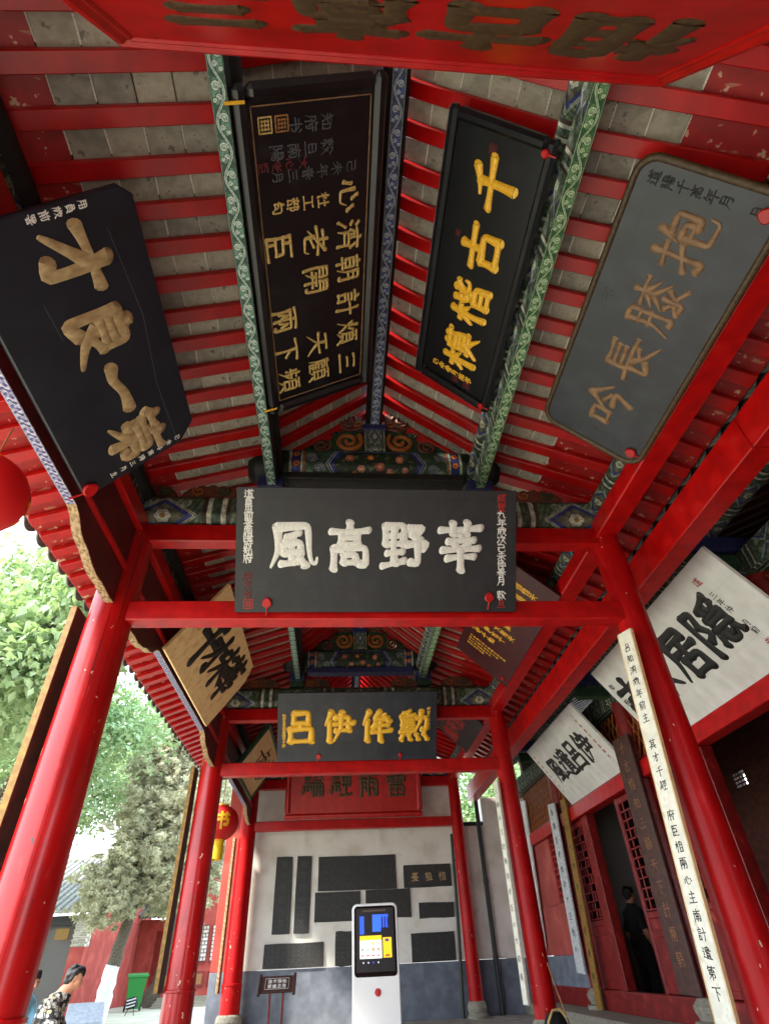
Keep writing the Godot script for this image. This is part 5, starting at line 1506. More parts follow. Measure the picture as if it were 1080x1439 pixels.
func build_hall() -> void:
	var h := thing("temple_hall", "dim red temple hall front with lattice doors, painted eaves and stone column bases", "hall")
	plank("platform", Vector3(3.95, 0.0, -15.4), Vector3(9.0, 0.18, 8.0), M.stone, h, 0.02)
	for z in [-4.95, -8.8, -12.55]:
		var mb := MB.new()
		tube2(mb, Vector3(0, 0.46, 0), Vector3(0, 4.2, 0), 0.16, 0.155, 20)
		var c := part("hall_column", h, mb.mesh(), M.maroon_door, at(4.62, 0, z))
		mb = MB.new()
		lathe(mb, Transform3D(), [Vector2(0.27, 0.18), Vector2(0.27, 0.24), Vector2(0.2, 0.25), Vector2(0.24, 0.33), Vector2(0.25, 0.38), Vector2(0.19, 0.44), Vector2(0.17, 0.46), Vector2(0, 0.46)], 24)
		part("column_base", c, mb.mesh(), M.stone)
	for q in [[-4.95, -8.8], [-8.8, -12.55], [-12.55, -15.3], [3.0, -4.95]]:
		var a: float = q[0] - 0.16
		var b: float = q[1] + 0.16
		plank("door_lintel", Vector3(4.5, 2.94, b), Vector3(4.72, 3.16, a), M.red_paint, h, 0.01)
		plank("sill", Vector3(4.52, 0.18, b), Vector3(4.7, 0.45, a), M.maroon_door, h, 0.01)
		plank("transom_board", Vector3(4.64, 3.165, b), Vector3(4.68, 4.1, a), M.dark_red_paint, h)
		var tr := part("transom", h, box(Vector3(0.05, 0.05, a - b), 0.004), M.maroon_door, at(4.58, 3.19, (a + b) * 0.5))
		var n := int((a - b) / 0.16)
		for i in n:
			for s in [-1.0, 1.0]:
				var lb := MB.new()
				var zc := a - (a - b) * (i + 0.5) / n - (a + b) * 0.5
				bar(lb, Vector3(0, 0.03, zc - s * 0.24), Vector3(0.004 * s, 0.86, zc + s * 0.24), 0.016, 0.02, 0.002, Vector3.RIGHT)
				part("lattice_bar", tr, lb.mesh(), M.orange_paint)
		plank("painted_lintel", Vector3(4.46, 4.1, b - 0.32), Vector3(4.74, 4.42, a), M.beam_diamonds if false else M.painted_purlin, h, 0.03)
	# near bay: a closed leaf, then an open doorway with its jamb
	door_leaf(h, Vector3(4.62, 0.45, -8.55), 0.8, 2.47, -PI * 0.5)
	for z in [-7.1, -7.45, -5.2]:
		plank("door_jamb", Vector3(4.56, 0.45, z - 0.05), Vector3(4.72, 2.93, z + 0.05), M.maroon_door, h)
	plank("door_board", Vector3(4.62, 0.45, -7.4), Vector3(4.66, 2.93, -7.15), M.dark_red_paint, h)
	for k in 9: door_leaf(h, Vector3(4.62, 0.45, 2.85 - 0.85 * k), 0.82, 2.47, PI * 0.5)
	plank("end_wall", Vector3(4.5, 0.18, 2.86), Vector3(8.6, 6.8, 3.06), M.red_wall, h)
	# door bay
	door_leaf(h, Vector3(4.62, 0.45, -11.55), 0.8, 2.47, PI * 0.5)
	plank("door_jamb", Vector3(4.56, 0.45, -11.5), Vector3(4.72, 2.93, -11.22), M.maroon_door, h)
	door_leaf(h, Vector3(4.62, 0.45, -9.0), 0.98, 2.47, PI * 0.5)
	# end bay: lattice window over a grey dado
	plank("dado", Vector3(4.56, 0.18, -15.25), Vector3(4.8, 0.92, -12.72), M.grey_dado, h)
	plank("red_panel", Vector3(4.58, 0.924, -15.25), Vector3(4.8, 1.75, -12.72), M.red_wall, h)
	plank("red_panel", Vector3(4.6, 1.754, -15.25), Vector3(4.8, 2.93, -13.75), M.red_wall, h)
	plank("window_back", Vector3(4.72, 1.754, -13.74), Vector3(4.78, 2.93, -12.72), M.hall_timber, h)
	var win := part("lattice_window", h, box(Vector3(0.06, 0.06, 1.0), 0.005), M.maroon_door, at(4.62, 1.79, -13.23))
	lattice(win, 0.94, 1.08, Transform3D(Basis(Vector3.UP, PI * 0.5), Vector3(0, 0.57, 0)), 6, 10, M.red_paint)
	# inside
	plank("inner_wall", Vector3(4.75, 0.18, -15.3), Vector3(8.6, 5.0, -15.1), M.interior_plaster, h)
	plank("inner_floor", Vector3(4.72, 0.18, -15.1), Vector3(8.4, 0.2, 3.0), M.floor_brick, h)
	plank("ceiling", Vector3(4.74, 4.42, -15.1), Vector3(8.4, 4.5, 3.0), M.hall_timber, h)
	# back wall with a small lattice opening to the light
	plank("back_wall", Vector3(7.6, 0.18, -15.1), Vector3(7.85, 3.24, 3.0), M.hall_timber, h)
	plank("back_wall", Vector3(7.6, 3.54, -15.1), Vector3(7.85, 4.42, 3.0), M.hall_timber, h)
	plank("back_wall", Vector3(7.6, 3.242, -15.1), Vector3(7.85, 3.538, -11.1), M.hall_timber, h)
	plank("back_wall", Vector3(7.6, 3.242, -10.7), Vector3(7.85, 3.538, 3.0), M.hall_timber, h)
	var bw := part("back_window", h, box(Vector3(0.05, 0.03, 0.4), 0.004), M.dark_timber, at(7.62, 3.255, -10.9))
	lattice(bw, 0.38, 0.27, Transform3D(Basis(Vector3.UP, PI * 0.5), Vector3(0, 0.14, 0)), 4, 4, M.dark_timber)
	plank("partition", Vector3(5.3, 0.2, -12.9), Vector3(5.9, 4.4, -12.8), M.interior_plaster, h)
	# porch beams and eave
	for q in [[-0.4, -4.95], [-4.95, -8.8], [-8.8, -12.55], [-12.55, -15.2]]:
		var mb := MB.new()
		tube2(mb, Vector3(4.28, 4.78, q[0] - 0.01), Vector3(4.28, 4.78, q[1] + 0.01), 0.15, 0.15, 18)
		part("porch_purlin", h, mb.mesh(), M.painted_purlin)
	for z in [-1.2, -4.95, -8.8, -12.55]:
		plank("bracket_arm", Vector3(3.75, 4.44, z - 0.08), Vector3(4.7, 4.64, z + 0.08), M.blue_paint, h, 0.03)
		plank("bracket_arm", Vector3(3.9, 4.2, z - 0.07), Vector3(4.46, 4.4, z + 0.07), M.green_paint, h, 0.03)
	var er := MB.new()
	bar(er, Vector3(3.62, 4.6, 0), Vector3(8.2, 6.6, 0), 0.1, 0.1, 0.008)
	var erm := er.mesh()
	for k in range(-8, 54):
		part("hall_rafter", h, erm, M.dark_red_paint, at(0, 0.03, -1.1 - PITCH * k))
	var dk := MB.new()
	bar(dk, Vector3(3.56, 4.74, -6.2), Vector3(8.7, 6.96, -6.2), 18.6, 0.08, 0.004)
	part("eave_deck", h, dk.mesh(), M.dark_timber)
	plank("upper_wall", Vector3(8.4, 4.52, -15.3), Vector3(8.6, 6.9, 3.0), M.hall_timber, h)

# ------------------------------------------------------------------ lanterns, kiosk, notice
func lantern(label: String, p: Vector3, r: float, top: float, turn: float) -> void:
	var t := thing("red_lantern", label, "lantern", Transform3D(Basis(Vector3.UP, turn), p), "red lanterns along the left eave")
	var mb := MB.new()
	var ribs := 22
	var rows := 16
	for i in rows:
		for k in ribs * 2:
			var q := []
			var nn := []
			for e in [[i, k], [i, k + 1], [i + 1, k + 1], [i + 1, k]]:
				var a: float = -1.28 + 2.56 * e[0] / rows
				var w: float = TAU * e[1] / (ribs * 2)
				var rr := r * cos(a) * (1.0 if int(e[1]) % 2 == 0 else 0.975)
				q.append(Vector3(cos(w) * rr, sin(a) * r * 0.9, sin(w) * rr))
				nn.append(Vector3(cos(w) * cos(a), sin(a) * 1.1, sin(w) * cos(a)).normalized())
			mb.smooth_quad(q[0], q[1], q[2], q[3], nn[0], nn[1], nn[2], nn[3], Vector2.ZERO, Vector2.RIGHT, Vector2.ONE, Vector2.DOWN)
	part("silk_globe", t, mb.mesh(), M.lantern_silk)
	for s in [-1.0, 1.0]:
		var c := MB.new()
		lathe(c, Transform3D(Basis(), Vector3(0, s * r * 0.86 - 0.025, 0)), [Vector2(0, 0), Vector2(r * 0.34, 0), Vector2(r * 0.36, 0.02), Vector2(r * 0.34, 0.05), Vector2(0, 0.05)], 20)
		part("collar", t, c.mesh(), M.lantern_gold)
	var fr := MB.new()
	for k in 40:
		var w := TAU * k / 40
		bar(fr, Vector3(cos(w) * r * 0.3, -r * 0.88, sin(w) * r * 0.3), Vector3(cos(w) * r * 0.32, -r * 1.75 - rng.randf() * 0.03, sin(w) * r * 0.32), r * 0.055, 0.006, 0.0)
	part("fringe", t, fr.mesh(), M.yellow_fringe)
	var cd := MB.new()
	tube2(cd, Vector3(0, r * 0.86, 0), Vector3(0, top - p.y, 0), 0.008, 0.008, 6)
	part("cord", t, cd.mesh(), M.rope)
	for s in [0.0, PI]:
		var ch := MB.new()
		for k in glyphs["書"].size():
			# bend the flat character round the globe
			var one := MB.new()
			add_stroke(one, Transform3D(Basis().scaled(Vector3(0.32, 0.32, 1)), Vector3(0, 0, 0.0005 * k)), glyphs["書"][k][0], false, 0.085, 0.004, 0.05, 0.0)
			for i in one.v.size():
				var v := one.v[i]
				var lon := v.x / r
				var lat := v.y / (r * 0.95)
				var rr := r * 1.004 + v.z
				one.v[i] = Vector3(sin(lon + s) * cos(lat) * rr, sin(lat) * rr * 0.9, cos(lon + s) * cos(lat) * rr)
				one.n[i] = Vector3(sin(lon + s) * cos(lat), sin(lat), cos(lon + s) * cos(lat))
			ch.v.append_array(one.v)
			ch.n.append_array(one.n)
			ch.u.append_array(one.u)
		part("gold_character", t, ch.mesh(), M.lantern_gold)

func build_kiosk() -> void:
	var t := thing("information_kiosk", "white upright touch screen kiosk with a red button standing before the end wall", "kiosk", Transform3D(Basis(Vector3.UP, -0.05), Vector3(0.52, 0, -9.5)))
	var w := 0.625
	var p := PackedVector2Array()
	for q in rrect(w, 1.52, 0.07, 6): p.append(q + Vector2(0, 0.84))
	var body := part("body", t, slab(p, 0.09, 0.012), M.white_enamel)
	part("foot", t, box(Vector3(0.66, 0.1, 0.42), 0.02), M.white_enamel, at(0, 0.05, 0))
	var g := PackedVector2Array()
	for q in rrect(w - 0.06, 0.76, 0.045, 6): g.append(q + Vector2(0, 1.19))
	part("glass_front", body, slab(g, 0.006, 0.001), M.black_glass, at(0, 0, 0.047))
	var sc := MB.new()
	sc.quad(Vector3(-0.255, 0.86, 0.0), Vector3(0.255, 0.86, 0.0), Vector3(0.255, 1.545, 0.0), Vector3(-0.255, 1.545, 0.0), Vector3.BACK, Vector2(0, 1), Vector2(1, 1), Vector2(1, 0), Vector2(0, 0))
	part("screen", t, sc.mesh(), M.screen, at(0, 0, 0.0525))
	var bt := MB.new()
	lathe(bt, Transform3D(Basis(Vector3.RIGHT, PI * 0.5), Vector3(0.02, 0.655, 0.046)), [Vector2(0.042, 0), Vector2(0.042, 0.004), Vector2(0.034, 0.005), Vector2(0.034, 0.014), Vector2(0.0, 0.018)], 24)
	part("red_button", t, bt.mesh(), M.red_button)

func build_notice() -> void:
	var t := thing("notice_stand", "small dark wooden notice on two legs with white characters, before the dado", "sign", Transform3D(Basis(), Vector3(-0.925, 0, -11.5)))
	for x in [-0.1, 0.1]:
		part("leg", t, box(Vector3(0.035, 0.66, 0.035), 0.004), M.maroon_door, at(x, 0.33, 0))
	part("foot", t, box(Vector3(0.4, 0.04, 0.26), 0.008), M.maroon_door, at(0, 0.02, 0))
	var tilt := Transform3D(Basis(Vector3.RIGHT, -0.75), Vector3(0, 0.75, 0))
	var b := part("panel", t, box(Vector3(0.5, 0.26, 0.03), 0.005), M.brown_board, tilt)
	for s in [-1.0, 1.0]:
		part("side_rail", t, box(Vector3(0.045, 0.33, 0.05), 0.008), M.brown_board, tilt * at(s * 0.27, 0, 0))
		part("rim_line", t, box(Vector3(0.36, 0.005, 0.003), 0.0), M.white_paint, tilt * at(0, s * 0.085, 0.016))
		part("rim_line", t, box(Vector3(0.005, 0.165, 0.003), 0.0), M.white_paint, tilt * at(s * 0.182, 0, 0.016))
	inscription(b, "保文物知", Vector3(-0.11, 0.036, 0.0155), Vector3(0.075, 0, 0), 0.062, M.white_paint, 0.09)
	inscription(b, "前南主用", Vector3(-0.11, -0.04, 0.0155), Vector3(0.075, 0, 0), 0.062, M.white_paint, 0.09)

func build_odds() -> void:
	var t := thing("dark_bag", "black bag with a pale strap on the floor by the second right column", "bag", at(2.85, 0.0, -9.62))
	var mb := MB.new()
	var prof := []
	for i in 9: prof.append(Vector2(0.17 * pow(sin(PI * (0.12 + 0.76 * i / 8.0)), 0.5) * (1.0 - 0.25 * i / 8.0), 0.36 * i / 8.0))
	prof.append(Vector2(0, 0.36))
	lathe(mb, Transform3D(Basis().scaled(Vector3(1.15, 1, 0.8)), Vector3.ZERO), prof, 20)
	part("sack", t, mb.mesh(), M.black_cloth)
	mb = MB.new()
	add_tube(mb, PackedVector3Array([Vector3(-0.16, 0.12, 0.1), Vector3(-0.12, 0.28, 0.11), Vector3(-0.04, 0.38, 0.08), Vector3(0.06, 0.39, 0.06), Vector3(0.14, 0.3, 0.08)]), PackedFloat32Array([0.014, 0.015, 0.015, 0.015, 0.014]), 8)
	part("strap", t, mb.mesh(), M.pale_gilt)
	mb = MB.new()
	add_tube(mb, PackedVector3Array([Vector3(2.96, 0.86, -9.9), Vector3(3.0, 0.55, -9.8), Vector3(3.05, 0.25, -9.7), Vector3(3.1, 0.0, -9.6)]), PackedFloat32Array([0.009, 0.009, 0.009, 0.009]), 6)
	single("rope", "thin pale cord hanging from the second right column to the floor", "rope", mb.mesh(), M.rope)

# ------------------------------------------------------------------ people: one smooth skin over a skeleton of tapered bones
func skin(bones: Array, cell: float, soft: float) -> ArrayMesh:   # surface nets over a smooth union of capsules; bone: [a, b, ra, rb]
	var lo := Vector3.INF
	var hi := -Vector3.INF
	for b in bones:
		var r: float = maxf(b[2], b[3]) + soft + cell
		for e in [b[0], b[1]]:
			lo = lo.min(e - Vector3.ONE * r)
			hi = hi.max(e + Vector3.ONE * r)
	var n := Vector3i(((hi - lo) / cell).ceil()) + Vector3i.ONE
	var field := PackedFloat32Array()
	field.resize(n.x * n.y * n.z)
	field.fill(1.0)
	for b in bones:
		var A: Vector3 = b[0]
		var B: Vector3 = b[1]
		var ra: float = b[2]
		var rb: float = b[3]
		var r := maxf(ra, rb) + soft * 1.5 + cell * 2.0
		var l := Vector3i(((A.min(B) - Vector3.ONE * r - lo) / cell).floor()).clamp(Vector3i.ZERO, n - Vector3i.ONE)
		var h := Vector3i(((A.max(B) + Vector3.ONE * r - lo) / cell).ceil()).clamp(Vector3i.ZERO, n - Vector3i.ONE)
		var ab := B - A
		var ab2 := maxf(ab.length_squared(), 1e-9)
		for z in range(l.z, h.z + 1):
			for y in range(l.y, h.y + 1):
				var base := (z * n.y + y) * n.x
				for x in range(l.x, h.x + 1):
					var p := lo + Vector3(x, y, z) * cell
					var t := clampf((p - A).dot(ab) / ab2, 0.0, 1.0)
					var d := p.distance_to(A + ab * t) - lerpf(ra, rb, t)
					var f := field[base + x]
					var k := maxf(soft - absf(f - d), 0.0) / soft
					field[base + x] = minf(f, d) - k * k * soft * 0.25
	var vid := {}
	var pos := PackedVector3Array()
	var nor := PackedVector3Array()
	var step := [1, n.x, n.x * n.y]
	for z in n.z - 1:
		for y in n.y - 1:
			for x in n.x - 1:
				var i0 := (z * n.y + y) * n.x + x
				var inside := 0
				var f := []
				for c in 8:
					var v := field[i0 + (c & 1) + (n.x if c & 2 else 0) + (step[2] if c & 4 else 0)]
					f.append(v)
					if v < 0.0: inside += 1
				if inside == 0 or inside == 8: continue
				var s := Vector3.ZERO
				var m := 0
				for a in 8:
					for bit in [1, 2, 4]:
						if a & bit: continue
						var bb: int = a | bit
						if (f[a] < 0.0) != (f[bb] < 0.0):
							var t: float = f[a] / (f[a] - f[bb])
							var pa := Vector3(a & 1, (a >> 1) & 1, (a >> 2) & 1)
							var pb := Vector3(bb & 1, (bb >> 1) & 1, (bb >> 2) & 1)
							s += pa.lerp(pb, t)
							m += 1
				vid[i0] = pos.size()
				pos.append(lo + (Vector3(x, y, z) + s / m) * cell)
				nor.append(Vector3(f[1] + f[3] + f[5] + f[7] - f[0] - f[2] - f[4] - f[6], f[2] + f[3] + f[6] + f[7] - f[0] - f[1] - f[4] - f[5], f[4] + f[5] + f[6] + f[7] - f[0] - f[1] - f[2] - f[3]).normalized())
	var mb := MB.new()
	for i0: int in vid:
		for a in 3:
			var other: int = i0 + step[a]
			if (field[i0] < 0.0) == (field[other] < 0.0): continue
			var s1: int = step[(a + 1) % 3]
			var s2: int = step[(a + 2) % 3]
			if not (vid.has(i0 - s1) and vid.has(i0 - s2) and vid.has(i0 - s1 - s2)): continue
			var q := [vid[i0], vid[i0 - s1], vid[i0 - s1 - s2], vid[i0 - s2]]
			mb.smooth_quad(pos[q[0]], pos[q[1]], pos[q[2]], pos[q[3]], nor[q[0]], nor[q[1]], nor[q[2]], nor[q[3]], Vector2.ZERO, Vector2.ZERO, Vector2.ZERO, Vector2.ZERO)
	return mb.mesh()

func person(label: String, place: Transform3D, j: Dictionary, top_m: Material, leg_m: Material, hair_long: bool, group := "") -> Node3D:
	# joints in local space, the person faces +x
	var t := thing("person", label, "person", place, group)
	var bones := [[j.pelvis, j.chest, 0.125, 0.13], [j.chest, j.neck, 0.12, 0.06], [j.neck, j.head + Vector3(-0.01, -0.06, 0), 0.055, 0.055]]
	for s in [-1, 1]:
		var k := "r" if s > 0 else "l"
		bones.append_array([[j.pelvis + Vector3(0, 0, 0.09 * s), j["knee_" + k], 0.095, 0.06], [j["knee_" + k], j["ankle_" + k], 0.058, 0.038], [j["ankle_" + k], j["ankle_" + k] + Vector3(0.16, -0.045, 0), 0.042, 0.032]])
		bones.append_array([[j.chest + Vector3(0, 0.04, 0.15 * s), j["elbow_" + k], 0.052, 0.042], [j["elbow_" + k], j["wrist_" + k], 0.04, 0.028]])
		bones.append([j.neck + Vector3(0, -0.05, 0), j.chest + Vector3(0, 0.045, 0.15 * s), 0.06, 0.055])
	part("body", t, skin(bones, 0.02, 0.05), M.skin)
	var body: Node3D = t.get_node("body")
	# head with a face, on a finer grid
	var hd: Vector3 = j.head
	var f := Basis(Vector3.BACK, j.get("nod", 0.0))
	var H := func(x: float, y: float, z: float) -> Vector3: return hd + f * Vector3(x, y, z)
	var hb := [[H.call(-0.02, 0.025, 0), H.call(0.005, 0.02, 0), 0.085, 0.08], [H.call(0.03, -0.05, 0), H.call(0.045, -0.075, 0), 0.05, 0.032], [H.call(0.086, 0.0, 0), H.call(0.102, -0.03, 0), 0.008, 0.013], [H.call(0.0, -0.04, 0), H.call(-0.02, -0.11, 0), 0.05, 0.05]]
	for s in [-1.0, 1.0]:
		hb.append([H.call(0.0, 0.012, 0.078 * s), H.call(-0.006, -0.03, 0.078 * s), 0.014, 0.01])
		hb.append([H.call(0.055, -0.02, 0.036 * s), H.call(0.06, -0.03, 0.03 * s), 0.03, 0.026])
	hb.append([H.call(0.08, -0.055, 0.015), H.call(0.08, -0.055, -0.015), 0.009, 0.009])
	part("head", body, skin(hb, 0.008, 0.022), M.skin)
	for s in [-1.0, 1.0]:
		var e := MB.new()
		add_tube(e, PackedVector3Array([H.call(0.083, 0.004, 0.022 * s), H.call(0.08, 0.004, 0.044 * s)]), PackedFloat32Array([0.006, 0.006]), 8)
		part("eye", body, e.mesh(), M.dark_hair)
	var hair := [[H.call(-0.035, 0.045, 0), H.call(0.02, 0.07, 0), 0.088, 0.062], [H.call(-0.055, 0.0, 0), H.call(-0.06, -0.04, 0), 0.072, 0.055]]
	for s in [-1.0, 1.0]:
		hair.append([H.call(-0.02, 0.03, 0.05 * s), H.call(-0.03, -0.01, 0.06 * s), 0.045, 0.03])
		hair.append([H.call(0.03, 0.075, 0.02 * s), H.call(0.062, 0.052, 0.03 * s), 0.035, 0.02])
	if hair_long: hair.append([H.call(-0.06, -0.03, 0), H.call(-0.085, -0.14, 0), 0.06, 0.035])
	for k in 26:
		var a := rng.randf() * TAU
		var q := Vector3(-0.03 + cos(a) * 0.06, 0.05 + rng.randf_range(-0.05, 0.06), sin(a) * 0.07)
		hair.append([H.call(q.x, q.y, q.z), H.call(q.x * 1.25 - 0.01, q.y - 0.03, q.z * 1.2), 0.022, 0.012])
	part("hair", t, skin(hair, 0.009, 0.02), M.dark_hair)
	# hands: palm, four unequal bent fingers and a thumb
	for s in [-1, 1]:
		var k := "r" if s > 0 else "l"
		var w: Vector3 = j["wrist_" + k]
		var d: Vector3 = (w - j["elbow_" + k]).normalized()
		var side := d.cross(Vector3.UP).normalized()
		var down := side.cross(d).normalized() * -1.0
		var hb2 := [[w - d * 0.01, w + d * 0.07, 0.026, 0.03]]
		for i in 4:
			var o := w + d * 0.08 + side * (0.024 - 0.016 * i)
			var ln: float = [0.036, 0.042, 0.039, 0.03][i]
			hb2.append([o - d * 0.02, o + d * ln, 0.009, 0.0085])
			hb2.append([o + d * ln, o + d * ln * 1.6 + down * ln * 0.6, 0.0085, 0.007])
		hb2.append([w + d * 0.02 + side * 0.02, w + d * 0.055 + side * 0.055 + down * 0.015, 0.013, 0.01])
		hb2.append([w + d * 0.055 + side * 0.055 + down * 0.015, w + d * 0.085 + side * 0.05 + down * 0.03, 0.01, 0.008])
		part("hand", body, skin(hb2, 0.006, 0.008), M.skin)
	var cl := [[j.pelvis + Vector3(0, 0.0, 0), j.chest, 0.15, 0.15], [j.chest, j.neck + Vector3(-0.01, -0.05, 0), 0.135, 0.075]]
	for s in [-1, 1]:
		var k := "r" if s > 0 else "l"
		cl.append([j.neck + Vector3(0, -0.055, 0), j.chest + Vector3(0, 0.04, 0.15 * s), 0.07, 0.07])
		cl.append([j.chest + Vector3(0, 0.04, 0.155 * s), j["elbow_" + k].lerp(j.chest + Vector3(0, 0.04, 0.15 * s), 0.12), 0.07, 0.066])
	part("shirt", t, skin(cl, 0.018, 0.045), top_m)
	var tr := []
	for s in [-1, 1]:
		var k := "r" if s > 0 else "l"
		tr.append([j.pelvis + Vector3(0, -0.02, 0.07 * s), j["knee_" + k], 0.125, 0.08])
		tr.append([j["knee_" + k], j["ankle_" + k] + Vector3(0, 0.06, 0), 0.08, 0.058])
	part("trousers", t, skin(tr, 0.02, 0.04), leg_m)
	return t

func build_people() -> void:
	var sit := {"pelvis": Vector3(-0.02, 0.5, 0), "chest": Vector3(0.06, 0.84, 0), "neck": Vector3(0.15, 1.0, 0), "head": Vector3(0.235, 1.115, 0), "nod": -0.35,
		"knee_r": Vector3(0.42, 0.52, 0.12), "knee_l": Vector3(0.42, 0.52, -0.12), "ankle_r": Vector3(0.36, 0.09, 0.12), "ankle_l": Vector3(0.4, 0.09, -0.12),
		"elbow_r": Vector3(0.17, 0.63, 0.24), "elbow_l": Vector3(0.2, 0.63, -0.22), "wrist_r": Vector3(0.37, 0.6, 0.16), "wrist_l": Vector3(0.4, 0.6, -0.12)}
	person("woman with short dark hair in black and cream flowered blouse, sitting bent forward", Transform3D(Basis(Vector3.UP, 0.25).scaled(Vector3.ONE * 0.94), Vector3(-3.19, -0.1, -8.45)), sit, M.blouse, M.black_cloth, false)
	single("stone_stool", "low stone stool under the woman in the flowered blouse", "stool", box(Vector3(0.5, 0.42, 0.6), 0.03), M.stone, at(-3.22, 0.09, -8.45))
	person("person with dark hair and pale blue collar, half hidden behind the near left column", Transform3D(Basis(Vector3.UP, -0.6).scaled(Vector3.ONE * 0.94), Vector3(-4.05, -0.1, -9.7)), sit, M.sky_cloth, M.grey_cloth, true)
	single("stone_stool", "low stone stool under the person half hidden by the column", "stool", box(Vector3(0.5, 0.42, 0.6), 0.03), M.stone, at(-4.1, 0.09, -9.7))
	var stand := {"pelvis": Vector3(0, 0.9, 0), "chest": Vector3(0.0, 1.25, 0), "neck": Vector3(0.0, 1.44, 0), "head": Vector3(0.03, 1.57, 0), "nod": -0.1,
		"knee_r": Vector3(0.03, 0.5, 0.1), "knee_l": Vector3(0.01, 0.5, -0.1), "ankle_r": Vector3(0, 0.09, 0.11), "ankle_l": Vector3(-0.02, 0.09, -0.11),
		"elbow_r": Vector3(-0.03, 1.03, 0.24), "elbow_l": Vector3(-0.03, 1.03, -0.24), "wrist_r": Vector3(0.06, 0.8, 0.24), "wrist_l": Vector3(0.06, 0.8, -0.24)}
	person("person in black standing inside the dark hall doorway", Transform3D(Basis(Vector3.UP, 0.3), Vector3(5.5, 0.2, -12.4)), stand, M.black_cloth, M.black_cloth, false)

# ------------------------------------------------------------------ the court: trees, side building, gate, bin
func leaf_clump(n: int, size: float, spread: float, droop: float) -> ArrayMesh:
	var mb := MB.new()
	for i in n:
		var dir := Vector3(rng.randf_range(-1, 1), rng.randf_range(-0.8, 0.5), rng.randf_range(-1, 1)).normalized()
		var base := Vector3(rng.randf_range(-1, 1), rng.randf_range(-1, 1), rng.randf_range(-1, 1)) * spread * 0.5
		dir = (dir + Vector3.DOWN * droop).normalized()
		var side := dir.cross(Vector3(rng.randf_range(-1, 1), 1.5, rng.randf_range(-1, 1))).normalized()
		var up := side.cross(dir).normalized()
		var l := size * rng.randf_range(0.75, 1.2)
		var w := l * 0.3
		var tip := base + dir * l
		var mid := base + dir * l * 0.45
		mb.tri(base, mid + side * w + up * w * 0.35, tip, up, (up - side * 0.4).normalized(), up)
		mb.tri(base, mid - side * w + up * w * 0.35, tip, up, (up + side * 0.4).normalized(), up)
	return mb.mesh()

func spray(n: int, size: float) -> ArrayMesh:   # a drooping cypress spray of thin blades
	var mb := MB.new()
	for i in n:
		var a := rng.randf() * TAU
		var dir := Vector3(cos(a) * rng.randf_range(0.3, 0.9), rng.randf_range(-1.1, 0.15), sin(a) * rng.randf_range(0.3, 0.9)).normalized()
		var side := dir.cross(Vector3(rng.randf_range(-1, 1), 0.3, rng.randf_range(-1, 1))).normalized()
		var base := Vector3(rng.randf_range(-1, 1), rng.randf_range(-1, 1), rng.randf_range(-1, 1)) * size * 0.3
		var up := side.cross(dir).normalized()
		var l := size * rng.randf_range(0.6, 1.1)
		mb.tri(base - side * 0.12 * l, base + side * 0.12 * l, base + dir * l, up, up, up)
		mb.tri(base + dir * l * 0.3 - side * 0.2 * l, base + dir * l * 0.3 + side * 0.2 * l, base + dir * l * 0.75, up, up, up)
	return mb.mesh()

func crown(parent: Node3D, called: String, mesh_: ArrayMesh, centres: Array, per: int, sigma: float, material: Material, flat := 0.6) -> void:
	var mm := MultiMesh.new()
	mm.transform_format = MultiMesh.TRANSFORM_3D
	mm.mesh = mesh_
	mm.instance_count = centres.size() * per
	var i := 0
	for c in centres:
		for k in per:
			var o := Vector3(rng.randfn(), rng.randfn() * flat, rng.randfn()) * sigma * 0.6
			var s := rng.randf_range(0.75, 1.3)
			mm.set_instance_transform(i, Transform3D(Basis.from_euler(Vector3(rng.randf_range(-0.4, 0.4), rng.randf() * TAU, rng.randf_range(-0.4, 0.4))).scaled(Vector3.ONE * s), c + o))
			i += 1
	var o := MultiMeshInstance3D.new()
	o.multimesh = mm
	o.material_override = material
	o.name = called
	o.set_meta("kind", "stuff")
	parent.add_child(o, true)

func limb(mb: MB, pts: Array, r0: float, r1: float) -> void:
	var p := PackedVector3Array()
	var r := PackedFloat32Array()
	for i in pts.size() - 1:
		for k in 5:
			p.append(pts[i].lerp(pts[i + 1], k / 5.0) + Vector3(rng.randf_range(-1, 1), rng.randf_range(-1, 1), rng.randf_range(-1, 1)) * r0 * 0.12)
	p.append(pts[pts.size() - 1])
	for i in p.size():
		r.append(lerpf(r0, r1, float(i) / (p.size() - 1)))
	add_tube(mb, p, r, 9)

